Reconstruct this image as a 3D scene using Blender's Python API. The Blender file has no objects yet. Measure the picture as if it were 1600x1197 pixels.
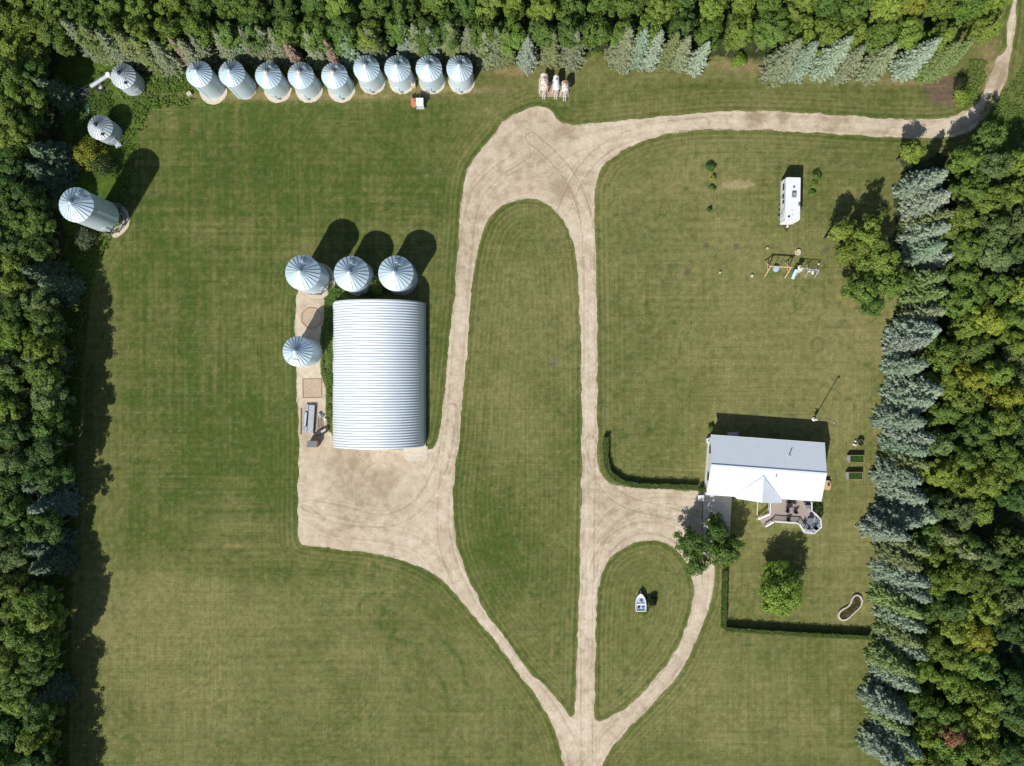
import bpy, bmesh, math, random
import numpy as np
from mathutils import Vector, Matrix
from mathutils.geometry import delaunay_2d_cdt

# ------------------------------------------------------------------ camera, world, sun
S = 0.105            # metres per photo pixel on the ground
ALT = 112.0          # drone height
sc = bpy.context.scene
C = sc.collection
cam = bpy.data.cameras.new("camera"); cam.sensor_width = 36.0; cam.lens = 24.0
cam.clip_start = 0.5; cam.clip_end = 6000
camo = bpy.data.objects.new("camera", cam); C.objects.link(camo)
camo.location = (0, 0, ALT); camo.rotation_euler = (0, 0, 0)
sc.camera = camo
ELEV = math.radians(41); 
sunv = Vector((-0.5*math.cos(ELEV), -0.866*math.cos(ELEV), math.sin(ELEV)))
w = bpy.data.worlds.new("World"); sc.world = w; w.use_nodes = True
nt = w.node_tree; bg = nt.nodes["Background"]
sky = nt.nodes.new("ShaderNodeTexSky"); sky.sky_type = 'NISHITA'; sky.sun_disc = False
sky.sun_elevation = ELEV; sky.sun_rotation = math.radians(210)
nt.links.new(sky.outputs[0], bg.inputs[0]); bg.inputs[1].default_value = 0.078
sl = bpy.data.lights.new("sun", 'SUN'); sl.energy = 4.75; sl.angle = math.radians(0.5); sl.color = (1.0, 0.955, 0.88)
so = bpy.data.objects.new("sun", sl); C.objects.link(so)
so.rotation_euler = (-sunv).to_track_quat('-Z', 'Y').to_euler(); so.location = (-60, -90, 90)
sc.view_settings.view_transform = 'Standard'; sc.view_settings.look = 'None'
sc.view_settings.exposure = 0.1; sc.view_settings.gamma = 1.0
sc.render.resolution_x = 1024; sc.render.resolution_y = 766

rnd = random.Random(7)
rng = np.random.default_rng(11)

# ------------------------------------------------------------------ helpers
def at(px, py, z=0.0):
    k = (ALT - z) / ALT
    return Vector(((px-800)*S*k, (598.5-py)*S*k, z))
def tag(o, label=None, cat=None, group=None, kind=None):
    if label: o['label'] = label
    if cat: o['category'] = cat
    if group: o['group'] = group
    if kind: o['kind'] = kind
    return o
def thing(name, loc, label, cat, group=None, rz=0):
    o = bpy.data.objects.new(name, None); C.objects.link(o)
    o.empty_display_size = 0.5
    o.location = loc; o.rotation_euler = (0, 0, rz)
    return tag(o, label, cat, group)
def rootloc(o):
    v = Vector((0, 0, 0))
    while o is not None:
        v = v + Vector(o.location); o = o.parent
    return v
class MB:
    def __init__(s): s.v = []; s.f = []
    def add(s, vs, fs):
        n = len(s.v); s.v += [tuple(v) for v in vs]; s.f += [tuple(i+n for i in f) for f in fs]; return s
    def box(s, c, d, rz=0, top=1.0):
        hx, hy, hz = d[0]/2, d[1]/2, d[2]/2; cr, sr = math.cos(rz), math.sin(rz)
        vs = []
        for z, k in ((-hz, 1.0), (hz, top)):
            for x, y in ((-hx, -hy), (hx, -hy), (hx, hy), (-hx, hy)):
                x *= k; y *= k
                vs.append((c[0]+x*cr-y*sr, c[1]+x*sr+y*cr, c[2]+z))
        return s.add(vs, [(3,2,1,0),(4,5,6,7),(0,1,5,4),(1,2,6,5),(2,3,7,6),(3,0,4,7)])
    def tube(s, pts, r, n=8, cap=True):
        pts = [Vector(p) for p in pts]; vs = []; fs = []
        rr = r if isinstance(r, (list, tuple)) else [r]*len(pts)
        for i, p in enumerate(pts):
            d = (pts[min(i+1, len(pts)-1)] - pts[max(i-1, 0)])
            d = d.normalized() if d.length > 1e-9 else Vector((0,0,1))
            a = Vector((0,0,1)) if abs(d.z) < .9 else Vector((1,0,0))
            u = d.cross(a).normalized(); v = d.cross(u)
            for k in range(n):
                t = 2*math.pi*k/n
                vs.append(p + (u*math.cos(t)+v*math.sin(t))*rr[i])
        for i in range(len(pts)-1):
            for k in range(n):
                a = i*n+k; b = i*n+(k+1) % n
                fs.append((a, b, b+n, a+n))
        if cap:
            fs.append(tuple(range(n-1, -1, -1))); fs.append(tuple((len(pts)-1)*n+k for k in range(n)))
        return s.add(vs, fs)
    def bar(s, a, b, w, h):
        a = Vector(a); b = Vector(b); d = (b-a).normalized()
        up = Vector((0,0,1)) if abs(d.z) < .95 else Vector((1,0,0))
        u = d.cross(up).normalized()*w/2; v = u.normalized().cross(d).normalized()*h/2
        vs = [a-u-v, a+u-v, a+u+v, a-u+v, b-u-v, b+u-v, b+u+v, b-u+v]
        return s.add(vs, [(0,1,2,3),(7,6,5,4),(0,4,5,1),(1,5,6,2),(2,6,7,3),(3,7,4,0)])
    def lathe(s, prof, c=(0,0,0), n=32, cap=True):
        vs = []; fs = []
        for r, z in prof:
            for k in range(n):
                t = 2*math.pi*k/n; vs.append((c[0]+r*math.cos(t), c[1]+r*math.sin(t), c[2]+z))
        for i in range(len(prof)-1):
            for k in range(n):
                a = i*n+k; b = i*n+(k+1) % n
                fs.append((a, b, b+n, a+n))
        if cap: fs.append(tuple((len(prof)-1)*n+k for k in range(n)))
        return s.add(vs, fs)
    def prism(s, poly, z0, z1):
        n = len(poly)
        ar = sum(poly[i][0]*poly[(i+1) % n][1]-poly[(i+1) % n][0]*poly[i][1] for i in range(n))
        if ar < 0: poly = poly[::-1]
        vs = [(p[0], p[1], z0) for p in poly]+[(p[0], p[1], z1) for p in poly]
        fs = [tuple(range(n-1, -1, -1)), tuple(range(n, 2*n))]
        fs += [(i, (i+1) % n, (i+1) % n+n, i+n) for i in range(n)]
        return s.add(vs, fs)
    def build(s, name, m, parent=None, smooth=False, bevel=0):
        L = rootloc(parent) if parent else Vector((0,0,0))
        me = bpy.data.meshes.new(name)
        me.from_pydata([(v[0]-L.x, v[1]-L.y, v[2]-L.z) for v in s.v], [], s.f)
        if bevel:
            b = bmesh.new(); b.from_mesh(me)
            bmesh.ops.bevel(b, geom=b.edges[:], offset=bevel, segments=2, affect='EDGES', profile=0.6)
            b.to_mesh(me); b.free()
        me.materials.append(m); me.update()
        if smooth:
            me.polygons.foreach_set('use_smooth', [True]*len(me.polygons))
            try: me.set_sharp_from_angle(angle=math.radians(40))
            except Exception: pass
        o = bpy.data.objects.new(name, me); C.objects.link(o)
        if parent: o.parent = parent
        return o
def struct(o): o['kind'] = 'structure'; return o
def copy_tree(o, parent=None):
    c = o.copy(); C.objects.link(c); c.parent = parent
    for ch in list(o.children): copy_tree(ch, c)
    return c
def np_mesh(name, V, F, m, smooth=False):
    """V (n,3), F (m,k) arrays"""
    me = bpy.data.meshes.new(name); k = F.shape[1]
    me.vertices.add(len(V)); me.vertices.foreach_set('co', V.astype(np.float32).ravel())
    me.loops.add(F.size); me.loops.foreach_set('vertex_index', F.astype(np.int32).ravel())
    me.polygons.add(len(F)); me.polygons.foreach_set('loop_start', np.arange(0, F.size, k, dtype=np.int32))
    me.polygons.foreach_set('loop_total', np.full(len(F), k, dtype=np.int32))
    if smooth: me.polygons.foreach_set('use_smooth', np.ones(len(F), bool))
    me.update(calc_edges=True); me.materials.append(m)
    return me
def inpoly(X, Y, poly):
    r = np.zeros(X.shape, bool); n = len(poly)
    for i in range(n):
        x0, y0 = poly[i]; x1, y1 = poly[(i+1) % n]
        if y0 == y1: continue
        c = ((y0 > Y) != (y1 > Y)) & (X < (x1-x0)*(Y-y0)/(y1-y0)+x0)
        r ^= c
    return r
def dist_line(X, Y, pts, closed=False):
    d = np.full(X.shape, 1e9, np.float32)
    n = len(pts)
    for i in range(n if closed else n-1):
        x0, y0 = pts[i]; x1, y1 = pts[(i+1) % n]
        dx, dy = x1-x0, y1-y0; L = dx*dx+dy*dy+1e-9
        t = np.clip(((X-x0)*dx+(Y-y0)*dy)/L, 0, 1)
        d = np.minimum(d, np.hypot(X-x0-t*dx, Y-y0-t*dy))
    return d
def vnoise(X, Y, scale, seed):
    g = np.random.default_rng(seed).random((256, 256)).astype(np.float32)
    x = X/scale; y = Y/scale
    xi = np.floor(x).astype(int); yi = np.floor(y).astype(int); fx = x-xi; fy = y-yi
    fx = fx*fx*(3-2*fx); fy = fy*fy*(3-2*fy)
    a = g[yi % 256, xi % 256]; b = g[yi % 256, (xi+1) % 256]; c = g[(yi+1) % 256, xi % 256]; d = g[(yi+1) % 256, (xi+1) % 256]
    return (a*(1-fx)+b*fx)*(1-fy)+(c*(1-fx)+d*fx)*fy
def fbm(X, Y, scale, seed, o=4):
    r = 0; a = .5; t = 0
    for i in range(o):
        r = r+a*vnoise(X, Y, scale/2**i, seed+i*17); t += a; a *= .55
    return r/t
def smooth_poly(pts, it=2, closed=True):
    for _ in range(it):
        q = []; n = len(pts)
        for i in range(n if closed else n-1):
            a = pts[i]; b = pts[(i+1) % n]
            q.append((a[0]*.75+b[0]*.25, a[1]*.75+b[1]*.25)); q.append((a[0]*.25+b[0]*.75, a[1]*.25+b[1]*.75))
        pts = q if closed else [pts[0]]+q+[pts[-1]]
    return pts
def resample(pts, step, closed=True):
    out = []; n = len(pts)
    for i in range(n if closed else n-1):
        a = pts[i]; b = pts[(i+1) % n]; L = math.hypot(b[0]-a[0], b[1]-a[1]); k = max(1, int(round(L/step)))
        for j in range(k): out.append((a[0]+(b[0]-a[0])*j/k, a[1]+(b[1]-a[1])*j/k))
    if not closed: out.append(pts[-1])
    return out

# ------------------------------------------------------------------ materials
def newmat(name):
    m = bpy.data.materials.new(name); m.use_nodes = True
    return m, m.node_tree, m.node_tree.nodes["Principled BSDF"]
def mat(name, col, rough=.6, metal=0.0, var=.12, scale=3.0, bump=0.0, var2=None, spec=None, pos=(.3, .7), rand=0):
    m, t, p = newmat(name); N = t.nodes; L = t.links
    tc = N.new("ShaderNodeTexCoord"); nz = N.new("ShaderNodeTexNoise"); nz.inputs['Scale'].default_value = scale
    nz.inputs['Detail'].default_value = 5; nz.inputs['Roughness'].default_value = .65
    L.new(tc.outputs['Object'], nz.inputs['Vector'])
    r = N.new("ShaderNodeValToRGB"); r.color_ramp.elements[0].position = pos[0]; r.color_ramp.elements[1].position = pos[1]
    c2 = var2 or tuple(c*(1-2*var) for c in col)
    r.color_ramp.elements[0].color = (*c2, 1); r.color_ramp.elements[1].color = (*(min(1, c*(1+var)) for c in col), 1)
    L.new(nz.outputs['Fac'], r.inputs[0])
    if rand:
        oi = N.new("ShaderNodeObjectInfo"); mr = N.new("ShaderNodeMapRange"); mr.inputs['To Min'].default_value = 1-rand; mr.inputs['To Max'].default_value = 1+rand*.4
        L.new(oi.outputs['Random'], mr.inputs['Value']); hv = N.new("ShaderNodeVectorMath"); hv.operation = 'SCALE'
        L.new(r.outputs[0], hv.inputs[0]); L.new(mr.outputs[0], hv.inputs['Scale']); L.new(hv.outputs[0], p.inputs['Base Color'])
    else: L.new(r.outputs[0], p.inputs['Base Color'])
    p.inputs['Roughness'].default_value = rough; p.inputs['Metallic'].default_value = metal
    if spec is not None: p.inputs['Specular IOR Level'].default_value = spec
    if bump:
        b = N.new("ShaderNodeBump"); b.inputs['Strength'].default_value = bump; b.inputs['Distance'].default_value = .05
        L.new(nz.outputs['Fac'], b.inputs['Height']); L.new(b.outputs[0], p.inputs['Normal'])
    return m
def leafmat(name, rough=.55, trans=.42):
    m, t, p = newmat(name); N = t.nodes; L = t.links
    oi = N.new("ShaderNodeObjectInfo"); ge = N.new("ShaderNodeNewGeometry")
    hs = N.new("ShaderNodeHueSaturation"); L.new(oi.outputs['Color'], hs.inputs['Color'])
    mr = N.new("ShaderNodeMapRange"); mr.inputs['To Min'].default_value = .62; mr.inputs['To Max'].default_value = 1.4
    L.new(ge.outputs['Random Per Island'], mr.inputs['Value']); L.new(mr.outputs[0], hs.inputs['Value'])
    ad = N.new("ShaderNodeMath"); ad.operation = 'MULTIPLY_ADD'; ad.inputs[1].default_value = 37.7; ad.inputs[2].default_value = .1
    L.new(ge.outputs['Random Per Island'], ad.inputs[0])
    fr = N.new("ShaderNodeMath"); fr.operation = 'FRACT'; L.new(ad.outputs[0], fr.inputs[0])
    mh = N.new("ShaderNodeMapRange"); mh.inputs['To Min'].default_value = .478; mh.inputs['To Max'].default_value = .522
    L.new(fr.outputs[0], mh.inputs['Value']); L.new(mh.outputs[0], hs.inputs['Hue'])
    L.new(hs.outputs[0], p.inputs['Base Color']); p.inputs['Roughness'].default_value = rough
    p.inputs['Specular IOR Level'].default_value = .25
    tr = N.new("ShaderNodeBsdfTranslucent"); L.new(hs.outputs[0], tr.inputs['Color'])
    mx = N.new("ShaderNodeMixShader"); mx.inputs[0].default_value = trans
    L.new(p.outputs[0], mx.inputs[1]); L.new(tr.outputs[0], mx.inputs[2])
    L.new(mx.outputs[0], t.nodes['Material Output'].inputs['Surface'])
    return m
def vcolmat(name, fine, amp, rough=.9, bump=.3, fine2=None, streak=0):
    m, t, p = newmat(name); N = t.nodes; L = t.links
    at_ = N.new("ShaderNodeAttribute"); at_.attribute_name = 'col'
    tc = N.new("ShaderNodeTexCoord")
    n1 = N.new("ShaderNodeTexNoise"); n1.inputs['Scale'].default_value = fine; n1.inputs['Detail'].default_value = 6; n1.inputs['Roughness'].default_value = .75
    L.new(tc.outputs['Object'], n1.inputs['Vector'])
    n2 = N.new("ShaderNodeTexNoise"); n2.inputs['Scale'].default_value = fine2 or fine*.3; n2.inputs['Detail'].default_value = 4
    L.new(tc.outputs['Object'], n2.inputs['Vector'])
    a = N.new("ShaderNodeMapRange"); a.inputs['From Min'].default_value = .28; a.inputs['From Max'].default_value = .72
    a.inputs['To Min'].default_value = 1-amp; a.inputs['To Max'].default_value = 1+amp; L.new(n1.outputs['Fac'], a.inputs['Value'])
    b = N.new("ShaderNodeMapRange"); b.inputs['From Min'].default_value = .3; b.inputs['From Max'].default_value = .7
    b.inputs['To Min'].default_value = 1-amp*.45; b.inputs['To Max'].default_value = 1+amp*.45; L.new(n2.outputs['Fac'], b.inputs['Value'])
    mu = N.new("ShaderNodeMath"); mu.operation = 'MULTIPLY'; L.new(a.outputs[0], mu.inputs[0]); L.new(b.outputs[0], mu.inputs[1])
    if streak:
        for sx, sy in ((3.4, .10), (.10, 3.4)):
            mp = N.new("ShaderNodeMapping"); mp.inputs['Scale'].default_value = (sx, sy, 1); L.new(tc.outputs['Object'], mp.inputs['Vector'])
            ns = N.new("ShaderNodeTexNoise"); ns.inputs['Scale'].default_value = 1; ns.inputs['Detail'].default_value = 3; L.new(mp.outputs[0], ns.inputs['Vector'])
            nm = N.new("ShaderNodeTexNoise"); nm.inputs['Scale'].default_value = .05 if sx > 1 else .043; nm.inputs['Detail'].default_value = 2; L.new(tc.outputs['Object'], nm.inputs['Vector'])
            ms = N.new("ShaderNodeMapRange"); ms.inputs['From Min'].default_value = .38; ms.inputs['From Max'].default_value = .62; ms.inputs['To Min'].default_value = .15; ms.inputs['To Max'].default_value = 1; L.new(nm.outputs['Fac'], ms.inputs['Value'])
            c0 = N.new("ShaderNodeMapRange"); c0.inputs['From Min'].default_value = .3; c0.inputs['From Max'].default_value = .7; c0.inputs['To Min'].default_value = -streak; c0.inputs['To Max'].default_value = streak; L.new(ns.outputs['Fac'], c0.inputs['Value'])
            pr = N.new("ShaderNodeMath"); pr.operation = 'MULTIPLY_ADD'; pr.inputs[2].default_value = 1.0; L.new(c0.outputs[0], pr.inputs[0]); L.new(ms.outputs[0], pr.inputs[1])
            m2 = N.new("ShaderNodeMath"); m2.operation = 'MULTIPLY'; L.new(mu.outputs[0], m2.inputs[0]); L.new(pr.outputs[0], m2.inputs[1]); mu = m2
    vm = N.new("ShaderNodeVectorMath"); vm.operation = 'SCALE'; L.new(at_.outputs['Color'], vm.inputs[0]); L.new(mu.outputs[0], vm.inputs['Scale'])
    L.new(vm.outputs[0], p.inputs['Base Color']); p.inputs['Roughness'].default_value = rough
    p.inputs['Specular IOR Level'].default_value = .12
    bp = N.new("ShaderNodeBump"); bp.inputs['Strength'].default_value = bump; bp.inputs['Distance'].default_value = .08
    L.new(n1.outputs['Fac'], bp.inputs['Height']); L.new(bp.outputs[0], p.inputs['Normal'])
    return m
M = {}
M['lawn'] = vcolmat('lawn', 4.0, .38, bump=.5, fine2=1.1, streak=.13)
M['gravel'] = vcolmat('gravel', 4.5, .20, bump=.35, fine2=1.6)
M['galv'] = mat('galvanised steel', (.56, .66, .72), .45, .08, .05, 1.2, rand=.14)
M['galvroof'] = mat('galvanised roof steel', (.52, .64, .72), .45, .10, .04, 1.0, rand=.12)
M['galvold'] = mat('weathered galvanised steel', (.50, .56, .60), .55, .08, .10, 2.0)
M['arch'] = mat('arch panel steel', (.70, .775, .83), .42, .15, .035, .35)
M['cap'] = mat('cap metal', (.55, .62, .66), .4, .5)
M['capy'] = mat('tan cap', (.66, .58, .36), .5)
M['dark'] = mat('dark opening', (.02, .022, .026), .6)
M['concrete'] = mat('concrete', (.60, .53, .42), .85, 0, .10, 2.5, .1)
M['concrete2'] = mat('cool concrete', (.60, .57, .51), .85, 0, .10, 2.0, .1)
M['white'] = mat('white painted metal', (.80, .81, .82), .4, 0, .03, .8)
M['roofpaint'] = mat('pale painted roof steel', (.86, .93, .99), .32, .22, .015, .5)
M['siding'] = mat('white siding', (.74, .74, .72), .6, 0, .04, 1)
M['deck'] = mat('deck boards', (.40, .335, .29), .75, 0, .10, 6)
M['wood'] = mat('fresh lumber', (.62, .44, .24), .7, 0, .12, 5)
M['woodold'] = mat('weathered lumber', (.30, .25, .20), .8, 0, .2, 5)
M['black'] = mat('black metal', (.03, .03, .035), .5)
M['grey'] = mat('grey metal', (.24, .26, .28), .5, .3)
M['greyl'] = mat('light grey metal', (.55, .58, .62), .42, .4, .15, 4)
M['rust'] = mat('rusty white paint', (.80, .79, .77), .6, 0, .02, 2.6, 0, (.46, .24, .12), pos=(.44, .54))
M['red'] = mat('faded red paint', (.42, .10, .05), .6, 0, .2, 4)
M['orange'] = mat('faded orange paint', (.55, .22, .11), .6, 0, .2, 4)
M['blue'] = mat('blue plastic', (.03, .16, .42), .45)
M['pblue'] = mat('pale blue plastic', (.42, .58, .80), .4)
M['lav'] = mat('pale lavender paint', (.50, .50, .60), .5)
M['cream'] = mat('cream plastic', (.68, .66, .42), .6)
M['glass'] = mat('dark window glass', (.03, .035, .045), .12)
M['tyre'] = mat('tyre rubber', (.03, .03, .03), .8)
M['stone'] = mat('pale stone', (.62, .56, .48), .8, 0, .15, 5)
M['soil'] = mat('dark garden soil', (.10, .075, .05), .95, 0, .3, 4, .3)
M['dirt'] = mat('packed dirt', (.50, .385, .275), .95, 0, .12, 2.5, .3)
M['dirtrim'] = mat('loose dirt rim', (.42, .32, .22), .95, 0, .12, 5, .3)
M['burn'] = mat('burnt soil', (.15, .105, .085), .95, 0, .3, 1.5, .4, (.06, .05, .04))
M['bark'] = mat('bark', (.12, .095, .07), .9, 0, .25, 4, .4)
M['stump'] = mat('cut stump wood', (.66, .58, .40), .8, 0, .15, 8)
M['leaf'] = leafmat('leaves'); M['needle'] = leafmat('needles', .6, .2); M['grassblade'] = leafmat('grass blades', .6, .3)

# ------------------------------------------------------------------ gravel outlines (photo survey, pixel units)
G_OUT = [(1583,-60),(1583,0),(1577,25),(1572,41),(1575,69),(1569,81),(1555,91),(1548,112),(1537,141),(1528,162),(1503,178),(1472,187),(1397,186),(1350,184),
 (1275,177),(1225,175),(1141,173),(1109,174),(1046,181),(984,187),(952,191),(906,196),(884,193),(871,187),(862,171),(852,168),(840,166),(824,169),(809,176),(794,185),(781,193),
 (777,205),(765,218),(749,237),(735,257),(725,280),(721,310),(719,350),(716,390),(713,430),(710,470),(705,510),(701,550),(697,590),(692,640),(686,678),(682,694),(676,700),(666,702),
 (640,701),(560,700),(522,699),(520,678),(511,672),(509,640),(508,600),(500,577),(501,548),(500,525),(508,486),(506,457),(500,440),(466,440),(465,456),(462,478),(461,510),(464,590),(466,655),(467,703),(466,760),
 (465,830),(468,851),(480,853),(520,857),(560,862),(610,868),(650,882),(690,905),(720,938),(750,973),(780,1009),(810,1050),(835,1085),(850,1108),(862,1130),(873,1160),(884,1205),(895,1260),
 (930,1260),(940,1205),(948,1180),(965,1160),(985,1135),(1010,1110),(1040,1080),(1065,1050),(1085,1010),(1098,975),(1112,940),(1117,905),(1117,880),(1112,868),(1099,860),(1097,820),(1100,772),
 (1088,767),(1040,764),(1000,763),(970,760),(950,753),(938,738),(934,720),(933,690),(933,640),(933,560),(933,500),(931,420),(930,360),(929,320),(931,290),(938,268),(950,250),(975,234),
 (1010,217),(1050,208),(1100,202),(1209,203),(1287,209),(1350,212),(1412,216),(1459,216),(1503,213),(1528,197),(1550,172),(1569,137),(1575,119),(1578,94),(1584,56),(1588,25),(1589,-60)]
G_I1 = [(762,345),(780,325),(800,314),(822,310),(845,314),(868,328),(885,350),(896,380),(902,420),(906,480),(908,560),(909,640),(909,720),(908,800),(906,880),(904,950),(902,1020),(900,1080),(899,1110),(896,1122),
 (890,1120),(880,1105),(862,1083),(840,1062),(815,1035),(790,1000),(765,965),(745,930),(728,895),(715,860),(709,820),(707,790),(708,760),(713,720),(718,680),(722,630),(727,580),(732,520),(737,460),(742,410),(750,375)]
G_I2 = [(960,865),(975,855),(995,847),(1015,843),(1035,845),(1055,858),(1072,880),(1082,905),(1084,935),(1078,965),(1065,1000),(1045,1035),(1020,1065),(990,1095),(965,1115),(945,1125),(932,1127),(928,1110),(930,1060),(930,1000),(932,950),(934,920),(940,895),(948,878)]
def ragged(pts, seed):
    pts = resample(smooth_poly(pts, 1), 2.0)
    X = np.array([p[0] for p in pts]); Y = np.array([p[1] for p in pts])
    jx = (fbm(X, Y, 16, seed, 5)-.5)*7; jy = (fbm(X, Y, 16, seed+5, 5)-.5)*7
    return [(x+a, y+b) for x, y, a, b in zip(X, Y, jx, jy)]
R_OUT, R_I1, R_I2 = ragged(G_OUT, 1), ragged(G_I1, 2), ragged(G_I2, 3)

TR = [[(918,1260),(917,1180),(916,1000),(920,860),(921,700),(921,400),(915,330),(895,280),(860,240),(830,215)],
 [(905,1260),(900,1180),(870,1120),(800,1030),(735,950),(702,880),(690,820),(695,760),(705,690),(715,560),(727,400),(735,320),(765,275),(820,240)],
 [(850,260),(900,225),(960,208),(1050,194),(1200,188),(1400,200),(1480,202),(1530,175),(1565,105),(1581,40),(1586,-60)],
 [(880,330),(905,270),(950,225),(1010,203),(1100,192)],
 [(917,1200),(960,1140),(1040,1063),(1088,980),(1100,900),(1085,860),(1050,830),(1000,822),(960,840),(930,880),(920,960)],
 [(921,900),(930,850),(955,805),(1010,785),(1090,790)],
 [(923,690),(935,745),(970,785),(1040,800),(1090,815)],
 [(705,640),(695,720),(660,790),(600,820),(540,800),(480,790)],
 [(695,900),(660,850),(600,835),(520,830),(475,800)],
 [(560,780),(555,745),(570,720),(595,712),(625,722)],
 [(745,290),(790,240),(800,210),(850,200)],[(770,300),(830,280),(880,290),(905,340)],[(740,340),(780,285),(850,262),(900,290),(918,350)]]

def build_ground():
    inner_x = np.arange(-120, 1720.1, 2.5); inner_y = np.arange(-120, 1320.1, 2.5)
    ext = np.array([3, 8, 20, 60, 200, 600, 2000, 6000, 20000.])
    xs = np.concatenate([-120-ext[::-1], inner_x, 1720+ext]); ys = np.concatenate([-120-ext[::-1], inner_y, 1320+ext])
    X, Y = np.meshgrid(xs, ys); nx, ny = len(xs), len(ys)
    Xc = X.astype(np.float32); Yc = Y.astype(np.float32)
    dry = .40 + (fbm(X, Y, 260, 3, 3)-.5)*.7 + (fbm(X, Y, 60, 9, 4)-.5)*.7 + (fbm(X, Y, 9, 31, 3)-.5)*.50 + (vnoise(X, Y, 2.6, 33)-.5)*.22
    blobs = [(1180,420,230,260,.34),(1250,600,160,150,.2),(1330,640,50,300,.22),(290,960,150,80,.22),(600,1050,220,160,.04),(400,1000,120,140,.10),(480,930,200,60,-.15),(700,1170,150,60,.12),(1150,1120,160,100,.22),(1200,930,140,60,.18),
      (480,230,330,160,-.28),(330,560,260,260,-.22),(440,760,60,140,-.30),(170,800,20,400,.2),(260,210,50,60,.15),(690,500,26,220,-.22),(1000,560,70,300,-.1),(1180,560,60,50,-.15),
      (800,560,60,220,.05),(840,900,60,150,-.15),(880,170,50,20,-.5),(1050,140,120,20,-.25),(1300,150,160,18,-.1),(1250,115,200,10,.35),(1110,100,30,14,.4),(1200,320,60,40,-.25),(780,850,45,70,-.2),(1400,480,24,120,.3),(1290,870,60,50,.15),(480,170,200,20,-.15),(600,960,40,30,-.1)]
    for cx, cy, rx, ry, a in blobs:
        dry = dry+a*np.exp(-((X-cx)/rx)**2-((Y-cy)/ry)**2)
    # mowing stripes (real strips cut in alternate directions)
    wob = (fbm(X, Y, 120, 5, 2)-.5)*4
    an = lambda u, v, su, sv_, sd: (vnoise(u/su*10, v/sv_*10, 10, sd)-.5)*2
    sv = an(X+wob, Y, 5.0, 160, 401)*.7+an(X+wob, Y, 2.6, 90, 402)*.45+np.sin((X+wob)*2*math.pi/11.5)*.22
    sh = an(Y+wob, X, 4.6, 190, 403)*.7+an(Y+wob, X, 2.5, 100, 404)*.45+np.sin((Y+wob)*2*math.pi/10.5)*.22
    mv = np.clip(fbm(X, Y, 180, 15, 3)*2.4-.75, 0, 1); mh = np.clip(fbm(X, Y, 180, 19, 3)*2.4-.7, 0, 1)
    de = np.minimum(dist_line(Xc, Yc, smooth_poly(G_OUT, 1), True), np.minimum(dist_line(Xc, Yc, G_I1, True), dist_line(Xc, Yc, G_I2, True)))
    near = np.exp(-(de/38.)**2); isl = inpoly(X, Y, G_I1) | inpoly(X, Y, G_I2)
    near = np.where(isl, np.maximum(near, .55), near)
    sc_ = np.sin(de*2*math.pi/7.5)
    strip = (sv*(.25+mv)+sh*(.2+mh))*(1-near)*.20+(sc_*.9+an(de, X+Y, 2.6, 120, 405)*.6)*near*.30*(.4+fbm(X, Y, 60, 23, 3))
    dry = dry+strip
    LB = [(420,120),(330,158),(290,160),(240,170),(218,205),(207,280),(190,350),(158,400),(142,450),(136,520),(128,600),(122,700),(118,820),(112,950),(110,1080),(105,1400)]
    dl = dist_line(Xc, Yc, smooth_poly(LB, 2, False))
    dry = dry+(np.sin(dl*2*math.pi/9.)*.5+an(dl, X+Y, 2.6, 140, 407))*np.exp(-(dl/34.)**2)*.16+.16*np.exp(-((dl-3)/3.)**2)
    edge = 1/(1+np.exp(-(Y-902-(X-400)*.03+(fbm(X, Y, 30, 408, 3)-.5)*14)/2.5))*np.clip((660-X)/60, 0, 1)*np.clip((1120-Y)/160, 0, 1)
    dry = dry+edge*(.10+.22*fbm(X, Y, 40, 409, 4))
    for cx, cy, r0, w0 in ((232,362,20,9),(1220,922,46,8),(1001,945,26,8),(1240,312,50,9),(1345,420,100,12),(645,470,130,10),(560,250,90,40),(480,1040,120,60),(250,1000,70,40)):
        rr_ = np.hypot(X-cx, Y-cy); dry = dry+np.sin((rr_-r0)*2*math.pi/8.)*np.exp(-((rr_-r0)/w0)**2)*.10*(fbm(X, Y, 40, cx, 2)>.45)
    # greener fringe where the gravel meets the grass, thin dry lip
    dry = dry-.25*np.exp(-((de-4)/4.)**2)
    dry = np.clip(dry, -.2, 1.3)
    g = np.array([.083, .109, .023]); o = np.array([.215, .204, .078]); lush = np.array([.068, .104, .019])
    t = np.clip(dry, 0, 1)[..., None]
    col = g*(1-t)+o*t
    col = np.where(dry[..., None] < 0, lush, col)
    # long unmown grass outside the mown edge, left and top
    left = inpoly(X, Y, [(-400,-400),(420,-400),(420,120),(330,158),(290,160),(240,170),(218,205),(207,280),(190,350),(158,400),(142,450),(136,520),(128,600),(122,700),(118,820),(112,950),(110,1080),(105,1400),(-400,1400)])
    lc = lush*(.7+.8*fbm(X, Y, 12, 44, 4)[..., None])*np.array([.95, 1.05, .8])
    col = np.where(left[..., None], lc, col)
    # leaf litter soil under the woods
    soil = np.array([.040, .056, .020])*(.6+.8*fbm(X, Y, 10, 54, 4)[..., None])
    wood = ((X < 88+(fbm(X, Y, 40, 61, 3)-.5)*50) | (Y < 88+(fbm(X, Y, 40, 62, 3)-.5)*22) & (X < 1492+(fbm(X, Y, 30, 66, 3)-.5)*40) | ((X > 1404+(fbm(X, Y, 22, 63, 3)-.5)*34-np.clip(Y-500, 0, 100)*.15+(fbm(X, Y, 50, 64, 2)-.5)*10) & (Y > 245+(fbm(X, Y, 22, 65, 3)-.5)*40+np.clip(X-1520,0,200)*.2) & ((X < 1530) | (Y > 285))) | ((X>1600)&(Y>150)))
    col = np.where(wood[..., None], soil, col)
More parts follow.
